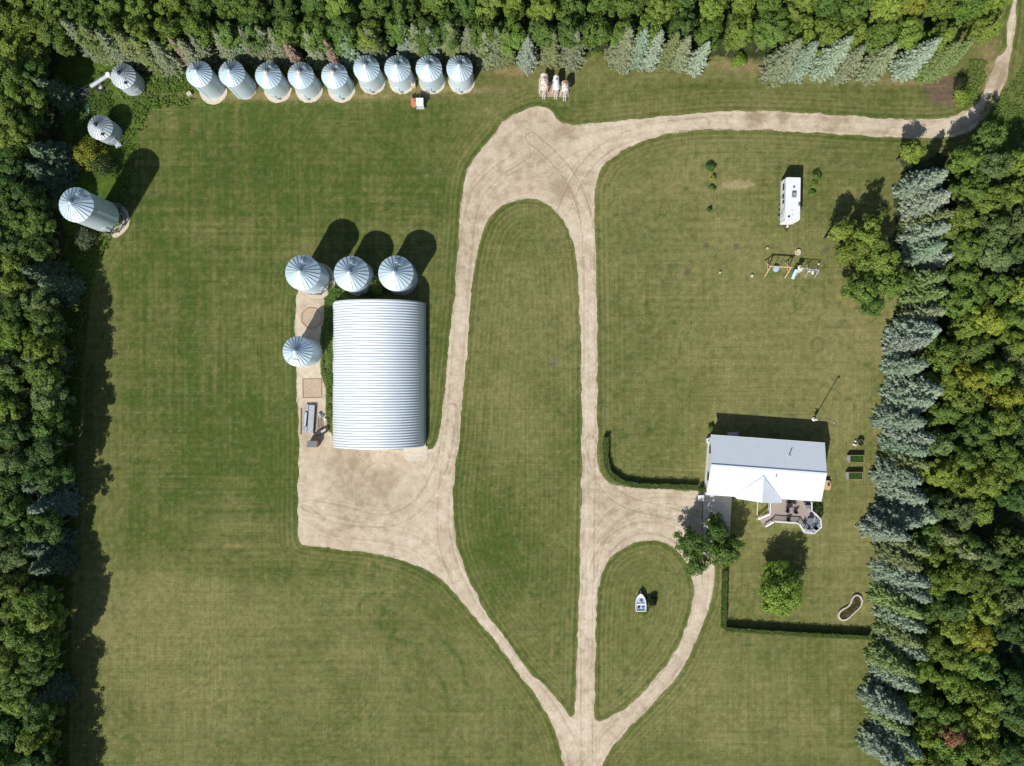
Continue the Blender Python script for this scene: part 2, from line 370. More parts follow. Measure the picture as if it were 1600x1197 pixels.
    # tan dead-grass strip at the foot of the spruces
    for cx, cy, rx, ry in ((1180,104,60,8),(800,112,30,7),(460,150,180,7),(700,140,90,5),(1420,128,60,5),(1545,110,16,40)):
        a = np.clip(np.exp(-((X-cx)/rx)**2-((Y-cy)/ry)**2)*1.2*(.4+fbm(X, Y, 8, 71, 3)), 0, .8)[..., None]
        col = col*(1-a)+np.array([.26, .20, .10])*a
    # lush verge in the right-hand track corridor
    a = np.clip(np.exp(-((X-1560)/26)**2-((Y-215)/60)**2)*1.3, 0, .9)[..., None]; col = col*(1-a)+np.array([.10, .17, .03])*a
    # worn spots, rings and patches
    def patch(cx, cy, rx, ry, c, a0, seed, soft=2.):
        nonlocal col
        d = ((X-cx)/rx)**2+((Y-cy)/ry)**2
        a = np.clip((1.15-d+(fbm(X, Y, 6, seed, 3)-.5)*1.2)*soft, 0, 1)[..., None]*a0
        col = col*(1-a)+np.array(c)*a
    patch(1152,288,26,8,(.34,.28,.15),.75,80); patch(1306,1115,12,14,(.34,.31,.20),.25,81,.8)
    patch(1480,142,34,24,(.15,.10,.075),.9,82); patch(588,448,24,30,(.07,.12,.03),.6,85); patch(866,565,9,7,(.16,.15,.11),.6,86)
    patch(1258,426,22,7,(.27,.24,.12),.5,120); patch(1211,424,14,6,(.10,.14,.035),.5,121); patch(1238,315,24,44,(.20,.20,.085),.35,122,.8); patch(1247,393,12,8,(.27,.24,.12),.5,123); patch(1312,520,60,50,(.26,.225,.11),.3,124,.7)
    patch(1550,215,12,40,(.10,.15,.03),.5,87)
    for cx, cy, r in ((1074,425,6),(1104,382,5),(1150,385,6),(1291,391,6)): patch(cx, cy, r, r*.9, (.11,.09,.07), .75, 88, 1.2)
    for cx, cy, r, w_, a0 in ((1278,539,10,2.2,.55),(1165,930,15,2,.45),(1165,945,12,2,.3),(1280,935,16,2.2,.3),(268,707,7,2,.35),(232,360,22,2,.25),(590,740,34,2,0)):
        a = (a0*np.exp(-((np.hypot(X-cx, Y-cy)-r)/w_)**2)*(.4+fbm(X, Y, 8, 91, 2)))[..., None]
        col = col*(1-np.clip(a, 0, 1))+np.array([.05, .085, .02])*np.clip(a, 0, 1)
    # winding dark weedy marks in the south-west lawn
    for ln in ([(590,940),(605,960),(590,985),(620,1000),(650,1005),(660,1040),(690,1060),(700,1090)],[(600,925),(570,930),(560,950)],[(620,985),(600,1010),(625,1050)],[(690,1000),(720,1030),(730,1070)],[(230,640),(262,620)]):
        d = dist_line(Xc, Yc, smooth_poly(ln, 2, False)); a = (np.exp(-(d/3.5)**2)*np.clip(fbm(X, Y, 10, 97, 3)*2.6-.6, 0, 1)*.8)[..., None]
        col = col*(1-a)+np.array([.06, .10, .025])*a
    # dark clover tufts
    tf = np.clip((fbm(X, Y, 8, 101, 3)-.60)*7, 0, 1)*np.clip((fbm(X, Y, 90, 102, 3)-.45)*6, 0, 1)
    a = (tf*.5)[..., None]; col = col*(1-a)+np.array([.05, .095, .022])*a
    # tan tufts
    tf = np.clip((fbm(X, Y, 5, 111, 3)-.62)*5, 0, 1)
    a = (tf*.22)[..., None]; col = col*(1-a)+np.array([.30, .26, .12])*a
    V = np.stack([(X-800)*S, (598.5-Y)*S, np.zeros_like(X)], -1).reshape(-1, 3)
    idx = np.arange(nx*ny).reshape(ny, nx)
    F = np.stack([idx[1:, :-1], idx[1:, 1:], idx[:-1, 1:], idx[:-1, :-1]], -1).reshape(-1, 4)
    me = np_mesh('ground', V, F, M['lawn'])
    ca = me.color_attributes.new('col', 'FLOAT_COLOR', 'POINT')
    ca.data.foreach_set('color', np.concatenate([col, np.ones(col.shape[:2]+(1,))], -1).astype(np.float32).ravel())
    o = bpy.data.objects.new('ground', me); C.objects.link(o); struct(o)

def build_gravel():
    pts = []; edges = []
    for L in (R_OUT, R_I1, R_I2):
        n0 = len(pts); pts += L; edges += [(n0+i, n0+(i+1) % len(L)) for i in range(len(L))]
    gx, gy = np.meshgrid(np.arange(455, 1595, 2.6), np.arange(-58, 1258, 2.6))
    gx = gx+rng.uniform(-.7, .7, gx.shape); gy = gy+rng.uniform(-.7, .7, gy.shape)
    ins = inpoly(gx, gy, R_OUT) & ~inpoly(gx, gy, R_I1) & ~inpoly(gx, gy, R_I2)
    gx, gy = gx[ins], gy[ins]
    de = np.minimum(dist_line(gx, gy, R_OUT, True), np.minimum(dist_line(gx, gy, R_I1, True), dist_line(gx, gy, R_I2, True)))
    k = de > 1.2
    pts += list(zip(gx[k].tolist(), gy[k].tolist()))
    r = delaunay_2d_cdt([Vector(p) for p in pts], edges, [], 0, 1e-4)
    P = np.array([(v[0], v[1]) for v in r[0]]); T = np.array(r[2])
    c = P[T].mean(1)
    keep = inpoly(c[:, 0], c[:, 1], R_OUT) & ~inpoly(c[:, 0], c[:, 1], R_I1) & ~inpoly(c[:, 0], c[:, 1], R_I2)
    T = T[keep]; X, Y = P[:, 0], P[:, 1]
    base = np.array([.535, .445, .330]); dk = np.array([.345, .270, .185]); lt = np.array([.66, .575, .455])
    v = .50+(fbm(X, Y, 60, 201, 4)-.5)*.8+(fbm(X, Y, 9, 203, 3)-.5)*.75
    for i, tr in enumerate(TR):
        t = smooth_poly(tr, 2, False); d = dist_line(X, Y, t)+(fbm(X, Y, 50, 230+i, 2)-.5)*2
        f = np.exp(-(d/18.)**6)
        f = f*(.35 if i >= 9 else 1); wk = .3 if i >= 9 else .75
        v = v+f*.20*np.sin(d*2*math.pi/(5.2+.5*(i % 3)))*(.4+fbm(X, Y, 25, 250+i, 2))
        v = v-wk*.6*np.exp(-((d-8)/1.8)**2)*(fbm(X, Y, 30, 260+i, 2))+wk*.22*np.exp(-((d-4.5)/1.8)**2)-wk*.25*np.exp(-(d/1.6)**2)*fbm(X, Y, 20, 270+i, 2)
    for cx, cy, r_, a in ((888,200,18,-.5),(1180,182,12,-.8),(1222,184,9,-.8),(1290,186,40,-.15),(600,735,70,-.15),(540,720,28,-.3),(700,900,40,-.1),(1520,185,30,-.3),(1560,120,30,-.25),(860,270,60,-.2),(780,250,30,.1),(500,460,20,-.2),(485,640,22,.05),(1070,790,40,.15)):
        v = v+a*np.exp(-((X-cx)**2+(Y-cy)**2)/r_**2)
    de = np.minimum(dist_line(X, Y, G_OUT, True), np.minimum(dist_line(X, Y, G_I1, True), dist_line(X, Y, G_I2, True)))
    v = v+.18*np.exp(-((de-2.5)/2.5)**2)
    v = np.clip(v, 0, 1)[:, None]
    col = np.where(v < .5, dk*(1-2*v)+base*2*v, base*(2-2*v)+lt*(2*v-1))
    # grass creeping in
    a = (np.clip(np.exp(-(de/2.2)**2)*1.0*(fbm(X, Y, 5, 301, 2)-.25), 0, 1))[:, None]
    col = col*(1-a)+np.array([.16, .17, .07])*a
    V = np.stack([(X-800)*S, (598.5-Y)*S, np.full_like(X, .012)], -1)
    me = np_mesh('gravel_driveway', V, T, M['gravel'])
    ca = me.color_attributes.new('col', 'FLOAT_COLOR', 'POINT')
    ca.data.foreach_set('color', np.concatenate([col, np.ones((len(col), 1))], -1).astype(np.float32).ravel())
    o = bpy.data.objects.new('gravel_driveway', me); C.objects.link(o); struct(o)
build_ground(); build_gravel()

def sheet(name, pts, z, m, h=None, jit=0, kind='structure'):
    P = [at(x, y) for x, y in pts]
    b = MB().prism([(p.x, p.y) for p in P], -.05 if h is None else z-h, z)
    o = b.build(name, m); struct(o); return o
def circ(cx, cy, r, n=28, j=0, seed=1):
    q = random.Random(seed)
    return [(cx+(r+q.uniform(-j, j))*math.cos(2*math.pi*i/n), cy+(r+q.uniform(-j, j))*math.sin(2*math.pi*i/n)) for i in range(n)]

# ------------------------------------------------------------------ bins
def bin_parts(root, R, H, rise, capm, wm, rm, n=24, z0=0.0, door_ang=-math.pi/2, hatch=True, holes=False, ladder_ang=None, caps=.28):
    prof = []
    nr = max(6, int((H-z0)/.42))
    for i in range(nr+1):
        z = z0+(H-z0)*i/nr
        prof.append((R-.012, z));
        if i < nr: prof.append((R+.012, z+(H-z0)/nr*.5))
    MB().lathe(prof, n=64, cap=False).build('wall', wm, root, True)
    b = MB()
    # roof: radial panels, each one slightly dished between raised seams
    Re = R+.10; rt = .28; vs = []; fs = []; K = n*4
    rings = 6
    for j in range(rings+1):
        f = j/rings; r = Re+(rt-Re)*f; z = H-.04+rise*f
        for k in range(K):
            a = 2*math.pi*k/K; q = k % 4
            dz = {0: .012, 1: 0.0, 2: -.0, 3: .0}[q]*(1-.55*f)
            vs.append((r*math.cos(a), r*math.sin(a), z+dz))
    for j in range(rings):
        for k in range(K):
            a = j*K+k; c = j*K+(k+1) % K; fs.append((a, c, c+K, a+K))
    b.add(vs, fs)
    ro = b.build('roof', rm, root)
    sb = MB()
    for k in range(n):
        a = 2*math.pi*k/n; d = Vector((math.cos(a), math.sin(a), 0))
        sb.bar(d*Re+Vector((0,0,H+.06)), d*(rt+.04)+Vector((0,0,H+rise+.0)), .045, .055)
    sb.build('roof_seam', rm, ro)
    MB().lathe([(Re+.015, H-.12), (Re+.02, H-.03)], n=64, cap=False).build('eave_ring', wm, ro, True)
    MB().lathe([(caps, H+rise-.10), (caps, H+rise+.16), (caps+.06, H+rise+.17), (caps*.6, H+rise+.30), (.03, H+rise+.36)], n=20).build('cap', capm, root, True)
    sl = math.atan2(rise, Re-rt)
    def onroof(a, f, h=.08):
        r = Re+(rt-Re)*f; return Vector((r*math.cos(a), r*math.sin(a), H+rise*f+h))
    if hatch:
        for a, f in ((.55, .35), (.72, .36), (.90, .38)):
            p = onroof(a, f); q = onroof(a, f+.18)
            MB().bar(p, q, .09, .14).build('roof_vent', wm, root)
        a = 1.15; MB().bar(onroof(a, .3), onroof(a, .5), .5, .12).build('roof_hatch', wm, root)
        lb = MB(); 
        for s in (-1, 1): lb.bar(onroof(.35+s*.07, .02, .12), onroof(.35+s*.16, .85, .12), .04, .04)
        for i in range(8): 
            f = .05+i*.1; lb.bar(onroof(.35-.07-.02*i/2, f, .12), onroof(.35+.07+.02*i/2, f, .12), .04, .04)
        lb.build('roof_ladder', wm, root)
    if holes:
        a = -1.1; p = onroof(a, .35, .03)
        MB().lathe([(.24, 0), (.24, .12), (.20, .14)], (p.x, p.y, p.z), 16).build('roof_vent', M['dark'], root)
        p = onroof(-.95, .62, .05); MB().box(p, (.35, .12, .12)).build('roof_hatch', wm, root)
    c, s_ = math.cos(door_ang), math.sin(door_ang)
    MB().box(((R+.03)*c, (R+.03)*s_, z0+.95), (.12, .75, 1.35), door_ang).build('door', wm, root)
    MB().box(((R+.06)*math.cos(door_ang+.33), (R+.06)*math.sin(door_ang+.33), z0+.35), (.25, .35, .35), door_ang+.33).build('unloading_port', M['grey'], root)
    if ladder_ang is not None:
        lb = MB(); la = ladder_ang
        for s in (-1, 1):
            a = la+s*.2/R; lb.bar(((R+.14)*math.cos(a), (R+.14)*math.sin(a), z0+.2), ((R+.14)*math.cos(a), (R+.14)*math.sin(a), H), .05, .05)
        for i in range(int((H-z0)/.35)):
            z = z0+.35+i*.35
            lb.bar(((R+.14)*math.cos(la-.2/R), (R+.14)*math.sin(la-.2/R), z), ((R+.14)*math.cos(la+.2/R), (R+.14)*math.sin(la+.2/R), z), .04, .04)
        lb.build('ladder', wm, root)
def pad_at(c, r, z, m, seed, n=40, j=.08):
    q = random.Random(seed)
    b = MB().prism([(c[0]+(r+q.uniform(-j, j))*math.cos(2*math.pi*i/n), c[1]+(r+q.uniform(-j, j))*math.sin(2*math.pi*i/n)) for i in range(n)], -.05, z)
    return struct(b.build('concrete_pad', m))
row = [(311,115.6,5.0,'cap'),(362,115,5.0,'cap'),(419,118,4.3,'capy'),(470,118,4.3,'capy'),(522.5,118,4.3,'capy'),(572.5,107,4.3,'cap'),(621,107,4.2,'cap'),(670,107,4.2,'cap'),(718,107,4.2,'cap')]
lab = ['tall steel grain bin at the left end of the row of nine',
 'tall steel grain bin, second from the left in the row of nine',
 'short bin with tan cap, leftmost of the three tan-capped bins in the row',
 'short bin with tan cap, middle of the three tan-capped bins in the row',
 'short bin with tan cap, rightmost of the three tan-capped bins in the row',
 'short grey-capped bin just right of the last tan-capped bin in the row',
 'short grey-capped bin in the row, its wall just left of the orange machine',
 'short grey-capped bin in the row just behind the orange and white machine',
 'grain bin at the right end of the row, roof partly under spruce branches']
protos = {}
for i, (x, y, H, cp) in enumerate(row):
    p = at(x, y, H); p.z = 0; R = 20.3*S*(1-H/ALT)-.08
    if (H, cp) not in protos:
        t = thing('grain_bin', (0,0,0), lab[i], 'grain bin', 'grain bins in the row along the spruces')
        bin_parts(t, R, H, 1.15, M[cp], M['galv'], M['galvroof'], n=24, door_ang=-1.75, ladder_ang=2.6)
        protos[(H, cp)] = t
    else:
        t = copy_tree(protos[(H, cp)]); t['label'] = lab[i]
    t.location = p; t.rotation_euler = (0, 0, rnd.uniform(-.15, .15)+(1.9 if i < 2 else 0))
    pad_at((p.x+.05, p.y-[.5,0,.3,.3,.3,.1,.1,.1,.1][i]), R+[.30,.05,.28,.28,.28,.22,.22,.22,.22][i], .06, M['concrete'], i)
# two old bins in the upper-left corner
for i, (x, y, H, d, l) in enumerate([(192.5,119,3.2,38.8,'weathered grain bin with dark roof holes beside the white pipe, upper left corner'),(156.6,199,3.0,38.8,'weathered grain bin leaning on weeds above the yellow-green bush, upper left')]):
    p = at(x, y, H); p.z = 0
    t = thing('grain_bin', p if i == 0 else p, l, 'grain bin', 'old weathered bins in the corner', rz=.0)
    t.location = (0,0,0)
    bin_parts(t, d/2*S*(1-H/ALT)-.08, H, 1.15, M['dark'], M['galvold'], M['galvold'], n=22, door_ang=-.9, hatch=False, holes=True, caps=.22)
    t.location = p
def hopper_bin(x, y, H, d, label, z0, legs, rz=0):
    p = at(x, y, H); p.z = 0; R = d/2*S*(1-H/ALT)-.08
    t = thing('hopper_bin', (0,0,0), label, 'grain bin')
    bin_parts(t, R, H, R*.58, M['cap'], M['galv'], M['galvroof'], n=24, z0=z0, door_ang=-1.2, ladder_ang=-.25)
    MB().lathe([(.3, .8), (R-.02, z0)], n=48, cap=False).build('hopper_cone', M['galv'], t, True)
    for k in range(legs):
        a = 2*math.pi*k/legs+.2
        b = MB(); b.bar(((R-.05)*math.cos(a), (R-.05)*math.sin(a), z0+.2), ((R-.05)*math.cos(a), (R-.05)*math.sin(a), .0), .16, .16)
        b.build('leg', M['grey'], t)
    b = MB()
    for k in range(legs):
        a = 2*math.pi*k/legs+.2; a2 = 2*math.pi*(k+1)/legs+.2
        b.bar(((R-.05)*math.cos(a), (R-.05)*math.sin(a), .2), ((R-.05)*math.cos(a2), (R-.05)*math.sin(a2), .2), .12, .12)
    b.build('base_ring', M['grey'], t)
    t.location = p; t.rotation_euler = (0, 0, rz)
    pad_at((p.x+.1, p.y-.1), R+.35, .07, M['concrete'], 77)
    return t
hopper_bin(119, 320, 9.1, 54, 'tall hopper-bottom grain bin on legs at the edge of the left woods', 2.2, 10)
hopper_bin(473, 426, 7.4, 54.5, 'tall hopper-bottom bin at the left of the three above the arched shed', 2.0, 10, .4)
for x, y, H, d, l, rz in [(549,427.5,5.2,54.5,'wide grain bin in the middle of the three above the arched shed',.35),(618.5,427,5.3,54.5,'wide grain bin at the right of the three, above the shed\'s right half',.3),
      (465,549,5.6,46.6,'smaller grain bin standing alone on the gravel strip left of the arched shed',3.6)]:
    p = at(x, y, H); p.z = 0; R = d/2*S*(1-H/ALT)-.08
    t = thing('grain_bin', (0,0,0), l, 'grain bin', 'grain bins around the arched shed')
    bin_parts(t, R, H, R*.58, M['cap'], M['galv'], M['galvroof'], n=24, door_ang=-1.3, ladder_ang=.3)
    t.location = p; t.rotation_euler = (0, 0, rz)
    pad_at((p.x, p.y), R+.12, .06, M['concrete'], int(x))

# ------------------------------------------------------------------ arched shed
def shed():
    c = at(593, 585.5); hw = 71.5*S; hl = 111.5*S; H = 5.7
    t = thing('arched_shed', (c.x, c.y, 0), 'large arched steel shed with ribbed silver roof beside the gravel yard', 'shed')
    nrib = 56; per = 2*hl/nrib; nsec = 8; NA = 56
    V = []; ys = []
    for i in range(nrib*nsec+1):
        u = (i % nsec)/nsec
        prof = [0, .25, .85, 1, 1, .85, .25, 0][i % nsec] if i < nrib*nsec else 0
        ys.append((c.y-hl+i*per/nsec, prof*.07))
    for y, h in ys:
        for k in range(NA+1):
            a = math.pi*k/NA; ca, sa = math.cos(a), math.sin(a)
            ex = math.copysign(abs(ca)**.92, ca); ez = sa**.92
            V.append((c.x-ex*(hw-.17+h), y, max(0, ez*(H-.17+h))))
    V = np.array(V); n = NA+1; I = np.arange(len(ys)*n).reshape(len(ys), n)
    F = np.stack([I[:-1, :-1], I[1:, :-1], I[1:, 1:], I[:-1, 1:]], -1).reshape(-1, 4)
    V = V-np.array([c.x, c.y, 0])
    me = np_mesh('roof', V, F, M['arch'], True); o = bpy.data.objects.new('roof', me); C.objects.link(o); o.parent = t
    for s, nm in ((1, 'end_wall'), (-1, 'end_wall')):
        vs = [(c.x-math.cos(math.pi*k/40)*(hw-.2), c.y+s*(hl-.25), math.sin(math.pi*k/40)**.92*(H-.2)) for k in range(41)]
        b = MB().add(vs, [tuple(range(41)) if s > 0 else tuple(range(40, -1, -1))])
        e = b.build('end_wall', M['galvold'], t)
        if s < 0:
            MB().box((c.x-1.2, c.y-hl+.20, 2.1), (4.6, .08, 4.1)).build('sliding_door', M['greyl'], e)
            MB().box((c.x+3.6, c.y-hl+.20, 1.05), (.95, .08, 2.1)).build('door', M['white'], e)
    for s in (-1, 1):
        MB().box((c.x+s*(hw-.02), c.y, .12), (.22, 2*hl+.2, .30)).build('foundation', M['concrete2'], t)
shed()
sheet('concrete_apron', [(631,698),(668,697),(668,716),(664,719),(637,720),(633,717)], .05, M['concrete'])
# former bin sites in the dirt strip
def ring(px, py, r, n, rz, label):
    c = at(px, py)
    poly = lambda rr: [(c.x+rr*S*math.cos(2*math.pi*i/n+rz), c.y+rr*S*math.sin(2*math.pi*i/n+rz)) for i in range(n)]
    t = thing('bin_site', (c.x, c.y, 0), label, 'bare patch')
    MB().prism(poly(r), .0, .035).build('packed_floor', M['dirt'], t)
    a, b = poly(r+2.6), poly(r-.4); d = poly(r+1.0); bb = MB(); vs = [(x, y, .016) for x, y in a]+[(x, y, .13) for x, y in d]+[(x, y, .02) for x, y in b]
    fs = []
    for i in range(n):
        j = (i+1) % n; fs += [(i, j, j+n, i+n), (i+n, j+n, j+2*n, i+2*n)]
    bb.add(vs, fs).build('rim', M['dirtrim'], t)
ring(487, 497, 15.5, 8, .4, 'eight-sided bare dirt patch with raised rim above the lone bin')
ring(488, 607, 19.5, 4, math.pi/4+.02, 'square bare dirt patch with raised rim below the lone bin')

# ------------------------------------------------------------------ house
def P3(px, py, z): return at(px, py, z)
def house():
    zE, zR = 3.4, 5.0
    NW, NE, RW, RE, SW, SE = P3(1110.8,680.3,zE), P3(1289,693,zE), P3(1111.3,727,zR), P3(1292,740.5,zR), P3(1104,772.3,zE), P3(1283.3,783.8,zE)
    cx = sum((p.x for p in (NW,NE,SW,SE)))/4; cy = sum((p.y for p in (NW,NE,SW,SE)))/4
    t = thing('house', (cx, cy, 0), 'white house with pale metal gable roof and front cross gable', 'house')
    # wall core: eave quad pulled in
    def lerp(a, b, f): return a+(b-a)*f
    def quad(fu, fv, z):
        a = lerp(lerp(NW, NE, fu), lerp(SW, SE, fu), fv); return (a.x, a.y, z)
    e = .03; q = [(e, .05), (1-e, .05), (1-e, .95), (e, .95)]
    base = [quad(u, v, 0) for u, v in q]; top = [quad(u, v, zE-.05) for u, v in q]
    rw, re = quad(e, .5, 0), quad(1-e, .5, 0)
    MB().add(base+top+[(rw[0], rw[1], zR-.18), (re[0], re[1], zR-.18)], [(0,1,5,4),(1,2,6,9,5),(2,3,7,6),(3,0,4,8,7)][::1]).build('wall', M['siding'], t)
    fb = MB(); bb = [quad(u, v, 0) for u, v in [(e-.004,.043),(1-e+.004,.043),(1-e+.004,.957),(e-.004,.957)]]
    fb.prism([(p[0], p[1]) for p in bb], 0, .55).build('foundation', M['concrete2'], t)
    th = Vector((0, 0, -.14))
    # standing seam roof: one mesh with seams per slope
    def slope(A, B, Cc, D, name, m, parent, n=0):
        b = MB(); vs = [A, B, Cc, D, A+th, B+th, Cc+th, D+th]
        b.add(vs, [(0,1,2,3),(7,6,5,4),(0,4,5,1),(1,5,6,2),(2,6,7,3),(3,7,4,0)])
        for i in range(1, n):
            f = i/n; b.bar(lerp(A, B, f)+Vector((0,0,.015)), lerp(D, Cc, f)+Vector((0,0,.002)), .03, .012)
        return b.build(name, m, parent)
    r = slope(NW, NE, RE, RW, 'north_roof', M['roofpaint'], t, 44)
    slope(RW, RE, SE, SW, 'south_roof', M['roofpaint'], t, 44)
    MB().bar(RW+Vector((0,0,.04)), RE+Vector((0,0,.04)), .35, .06).build('ridge_cap', M['roofpaint'], t)
    # cross gable
    zd = 4.75
    ap = P3(1193, 743.8, zd); fr = P3(1190.6, 785.5, zd)
    dl, dr = P3(1152, 779.5, zE-.02), P3(1221.5, 786.2, zE-.02)
    vl, vr = P3(1146.5, 775.3, zE+.03), P3(1221, 781, zE+.03)
    MB().add([ap+Vector((0,0,.05)), vl+Vector((0,0,.03)), dl, fr], [(0,1,2,3)]).build('gable_roof', M['roofpaint'], t)
    g2 = MB().add([ap+Vector((0,0,.05)), fr, dr, vr+Vector((0,0,.03))], [(0,1,2,3)])
    n = 8
    for i in range(1, n):
        f = i/n; g2.bar(lerp(ap, fr, f)+Vector((0,0,.06)), lerp(lerp(ap, vr, .98), dr, f)+Vector((0,0,.03)) if False else lerp(vr, dr, f)+Vector((0,0,.05)) if f > .9 else lerp(ap, vr, min(1, f*1.12))+Vector((0,0,.06)), .05, .04)
    g2 = MB().add([ap+Vector((0,0,.05)), fr, dr, vr+Vector((0,0,.03))], [(0,1,2,3)])
    g2.build('gable_roof', M['roofpaint'], t)
    MB().add([dl-Vector((0,0,.02)), dr-Vector((0,0,.02)), fr-Vector((0,0,.03)), (dr.x-.3, dr.y+.2, .5), (dl.x+.3, dl.y+.2, .5)], [(0,1,2),(0,4,3,1)]).build('gable_wall', M['siding'], t)
    MB().bar(ap+Vector((0,0,.07)), fr+Vector((0,0,.07)), .22, .05).build('ridge_cap', M['roofpaint'], t)
    # vents
    for px, py, z, h in ((1234,711,4.4,.45),(1212.5,744,4.8,.3),(1182,777,4.1,.3)):
        p = P3(px, py, z); MB().tube([(p.x, p.y, z-.35), (p.x, p.y, z+h)], .09, 10).build('vent_pipe', M['grey'], t)
    # gutters and downpipe
    MB().bar(SW+Vector((0,-.06,-.08)), P3(1150,775.3,zE)+Vector((0,-.06,-.08)), .12, .1).build('gutter', M['white'], t)
    MB().bar(NW+Vector((0,.06,-.08)), NE+Vector((0,.06,-.08)), .12, .1).build('gutter', M['white'], t)
    # windows: west gable, north side, south side
    def win(u, v, du, dv, z, w_, h_, nm='window'):
        a = Vector(quad(u, v, z)); d = (Vector(quad(u+du, v+dv, z))-a).normalized()
        ang = math.atan2(d.y, d.x)
        o = MB().box((a.x, a.y, z), (w_+.16, .10, h_+.16), ang).build(nm, M['white'], t)
        MB().box((a.x, a.y, z), (w_, .14, h_), ang).build('pane', M['glass'], o)
    for v in (.25, .72): win(e, v, 0, .05, 1.9, 1.3, 1.0)
    for u in (.12, .3, .5, .72, .88): win(u, .05, .05, 0, 1.9, 1.2, 1.0)
    for u in (.1, .22, .62): win(u, .95, .05, 0, 1.9, 1.3, 1.1)
    win(.80, .95, .05, 0, 1.6, 1.7, 2.0, 'patio_door'); win(1-e, .3, 0, .05, 1.9, 1.1, 1.0); win(1-e, .78, 0, .05, 1.6, .9, 2.0, 'door')
    return t
house()
# heat pump unit at the north-west corner
p = at(1106.5, 688); t = thing('air_conditioner', (p.x, p.y, 0), 'small white air conditioner by the house\'s upper left corner', 'air conditioner')
MB().box((p.x, p.y, .42), (.75, .75, .78)).build('casing', M['white'], t, bevel=.04)
MB().lathe([(.3, 0), (.3, .03), (.1, .05)], (p.x, p.y, .81), 20).build('fan_grille', M['grey'], t)
# little rear step
p = at(1144.5, 678.5); t = thing('back_step', (p.x, p.y, 0), 'small grey concrete step at the shaded back of the house', 'step')
MB().box((p.x, p.y, .2), (1.7, .75, .4)).build('step', M['concrete2'], t, bevel=.02)
# side landing
p = at(1288, 757); t = thing('landing', (p.x, p.y, 0), 'small new wooden landing on the right side of the house', 'landing')
b = MB()
for i in range(9): b.box((p.x-.1, p.y-.68+i*.17, .62), (1.45, .155, .05), -.07)
b.build('floor', M['wood'], t)
for sx in (-.65, .55):
    for sy in (-.6, .6): MB().box((p.x+sx, p.y+sy, .3), (.1, .1, .6)).build('leg', M['wood'], t)
MB().box((p.x+.75, p.y-.1, .3), (.3, 1.1, .2)).build('step', M['wood'], t)
p2 = at(1293.5, 756.5); t = thing('flower_pot', (p2.x, p2.y, .65), 'small dark pot standing on the wooden side landing', 'pot')
MB().lathe([(.10, .65), (.17, .9), (.15, .9), (.1, .75)], (p2.x-.25, p2.y, 0), 14).build('pot', M['black'], t)

# concrete parking pad and walk
sheet('concrete_walk', [(1099,769),(1143.5,774),(1140,836),(1136,872),(1100,868),(1098,820)], .05, M['concrete2'])
p = at(1094, 778); t = thing('utility_box', (p.x, p.y, 0), 'pale flat box on the gravel beside the concrete pad', 'utility box')
MB().box((p.x, p.y, .25), (.9, .95, .5)).build('casing', M['greyl'], t, bevel=.03); MB().box((p.x, p.y, .53), (.98, 1.02, .05)).build('lid', M['white'], t)

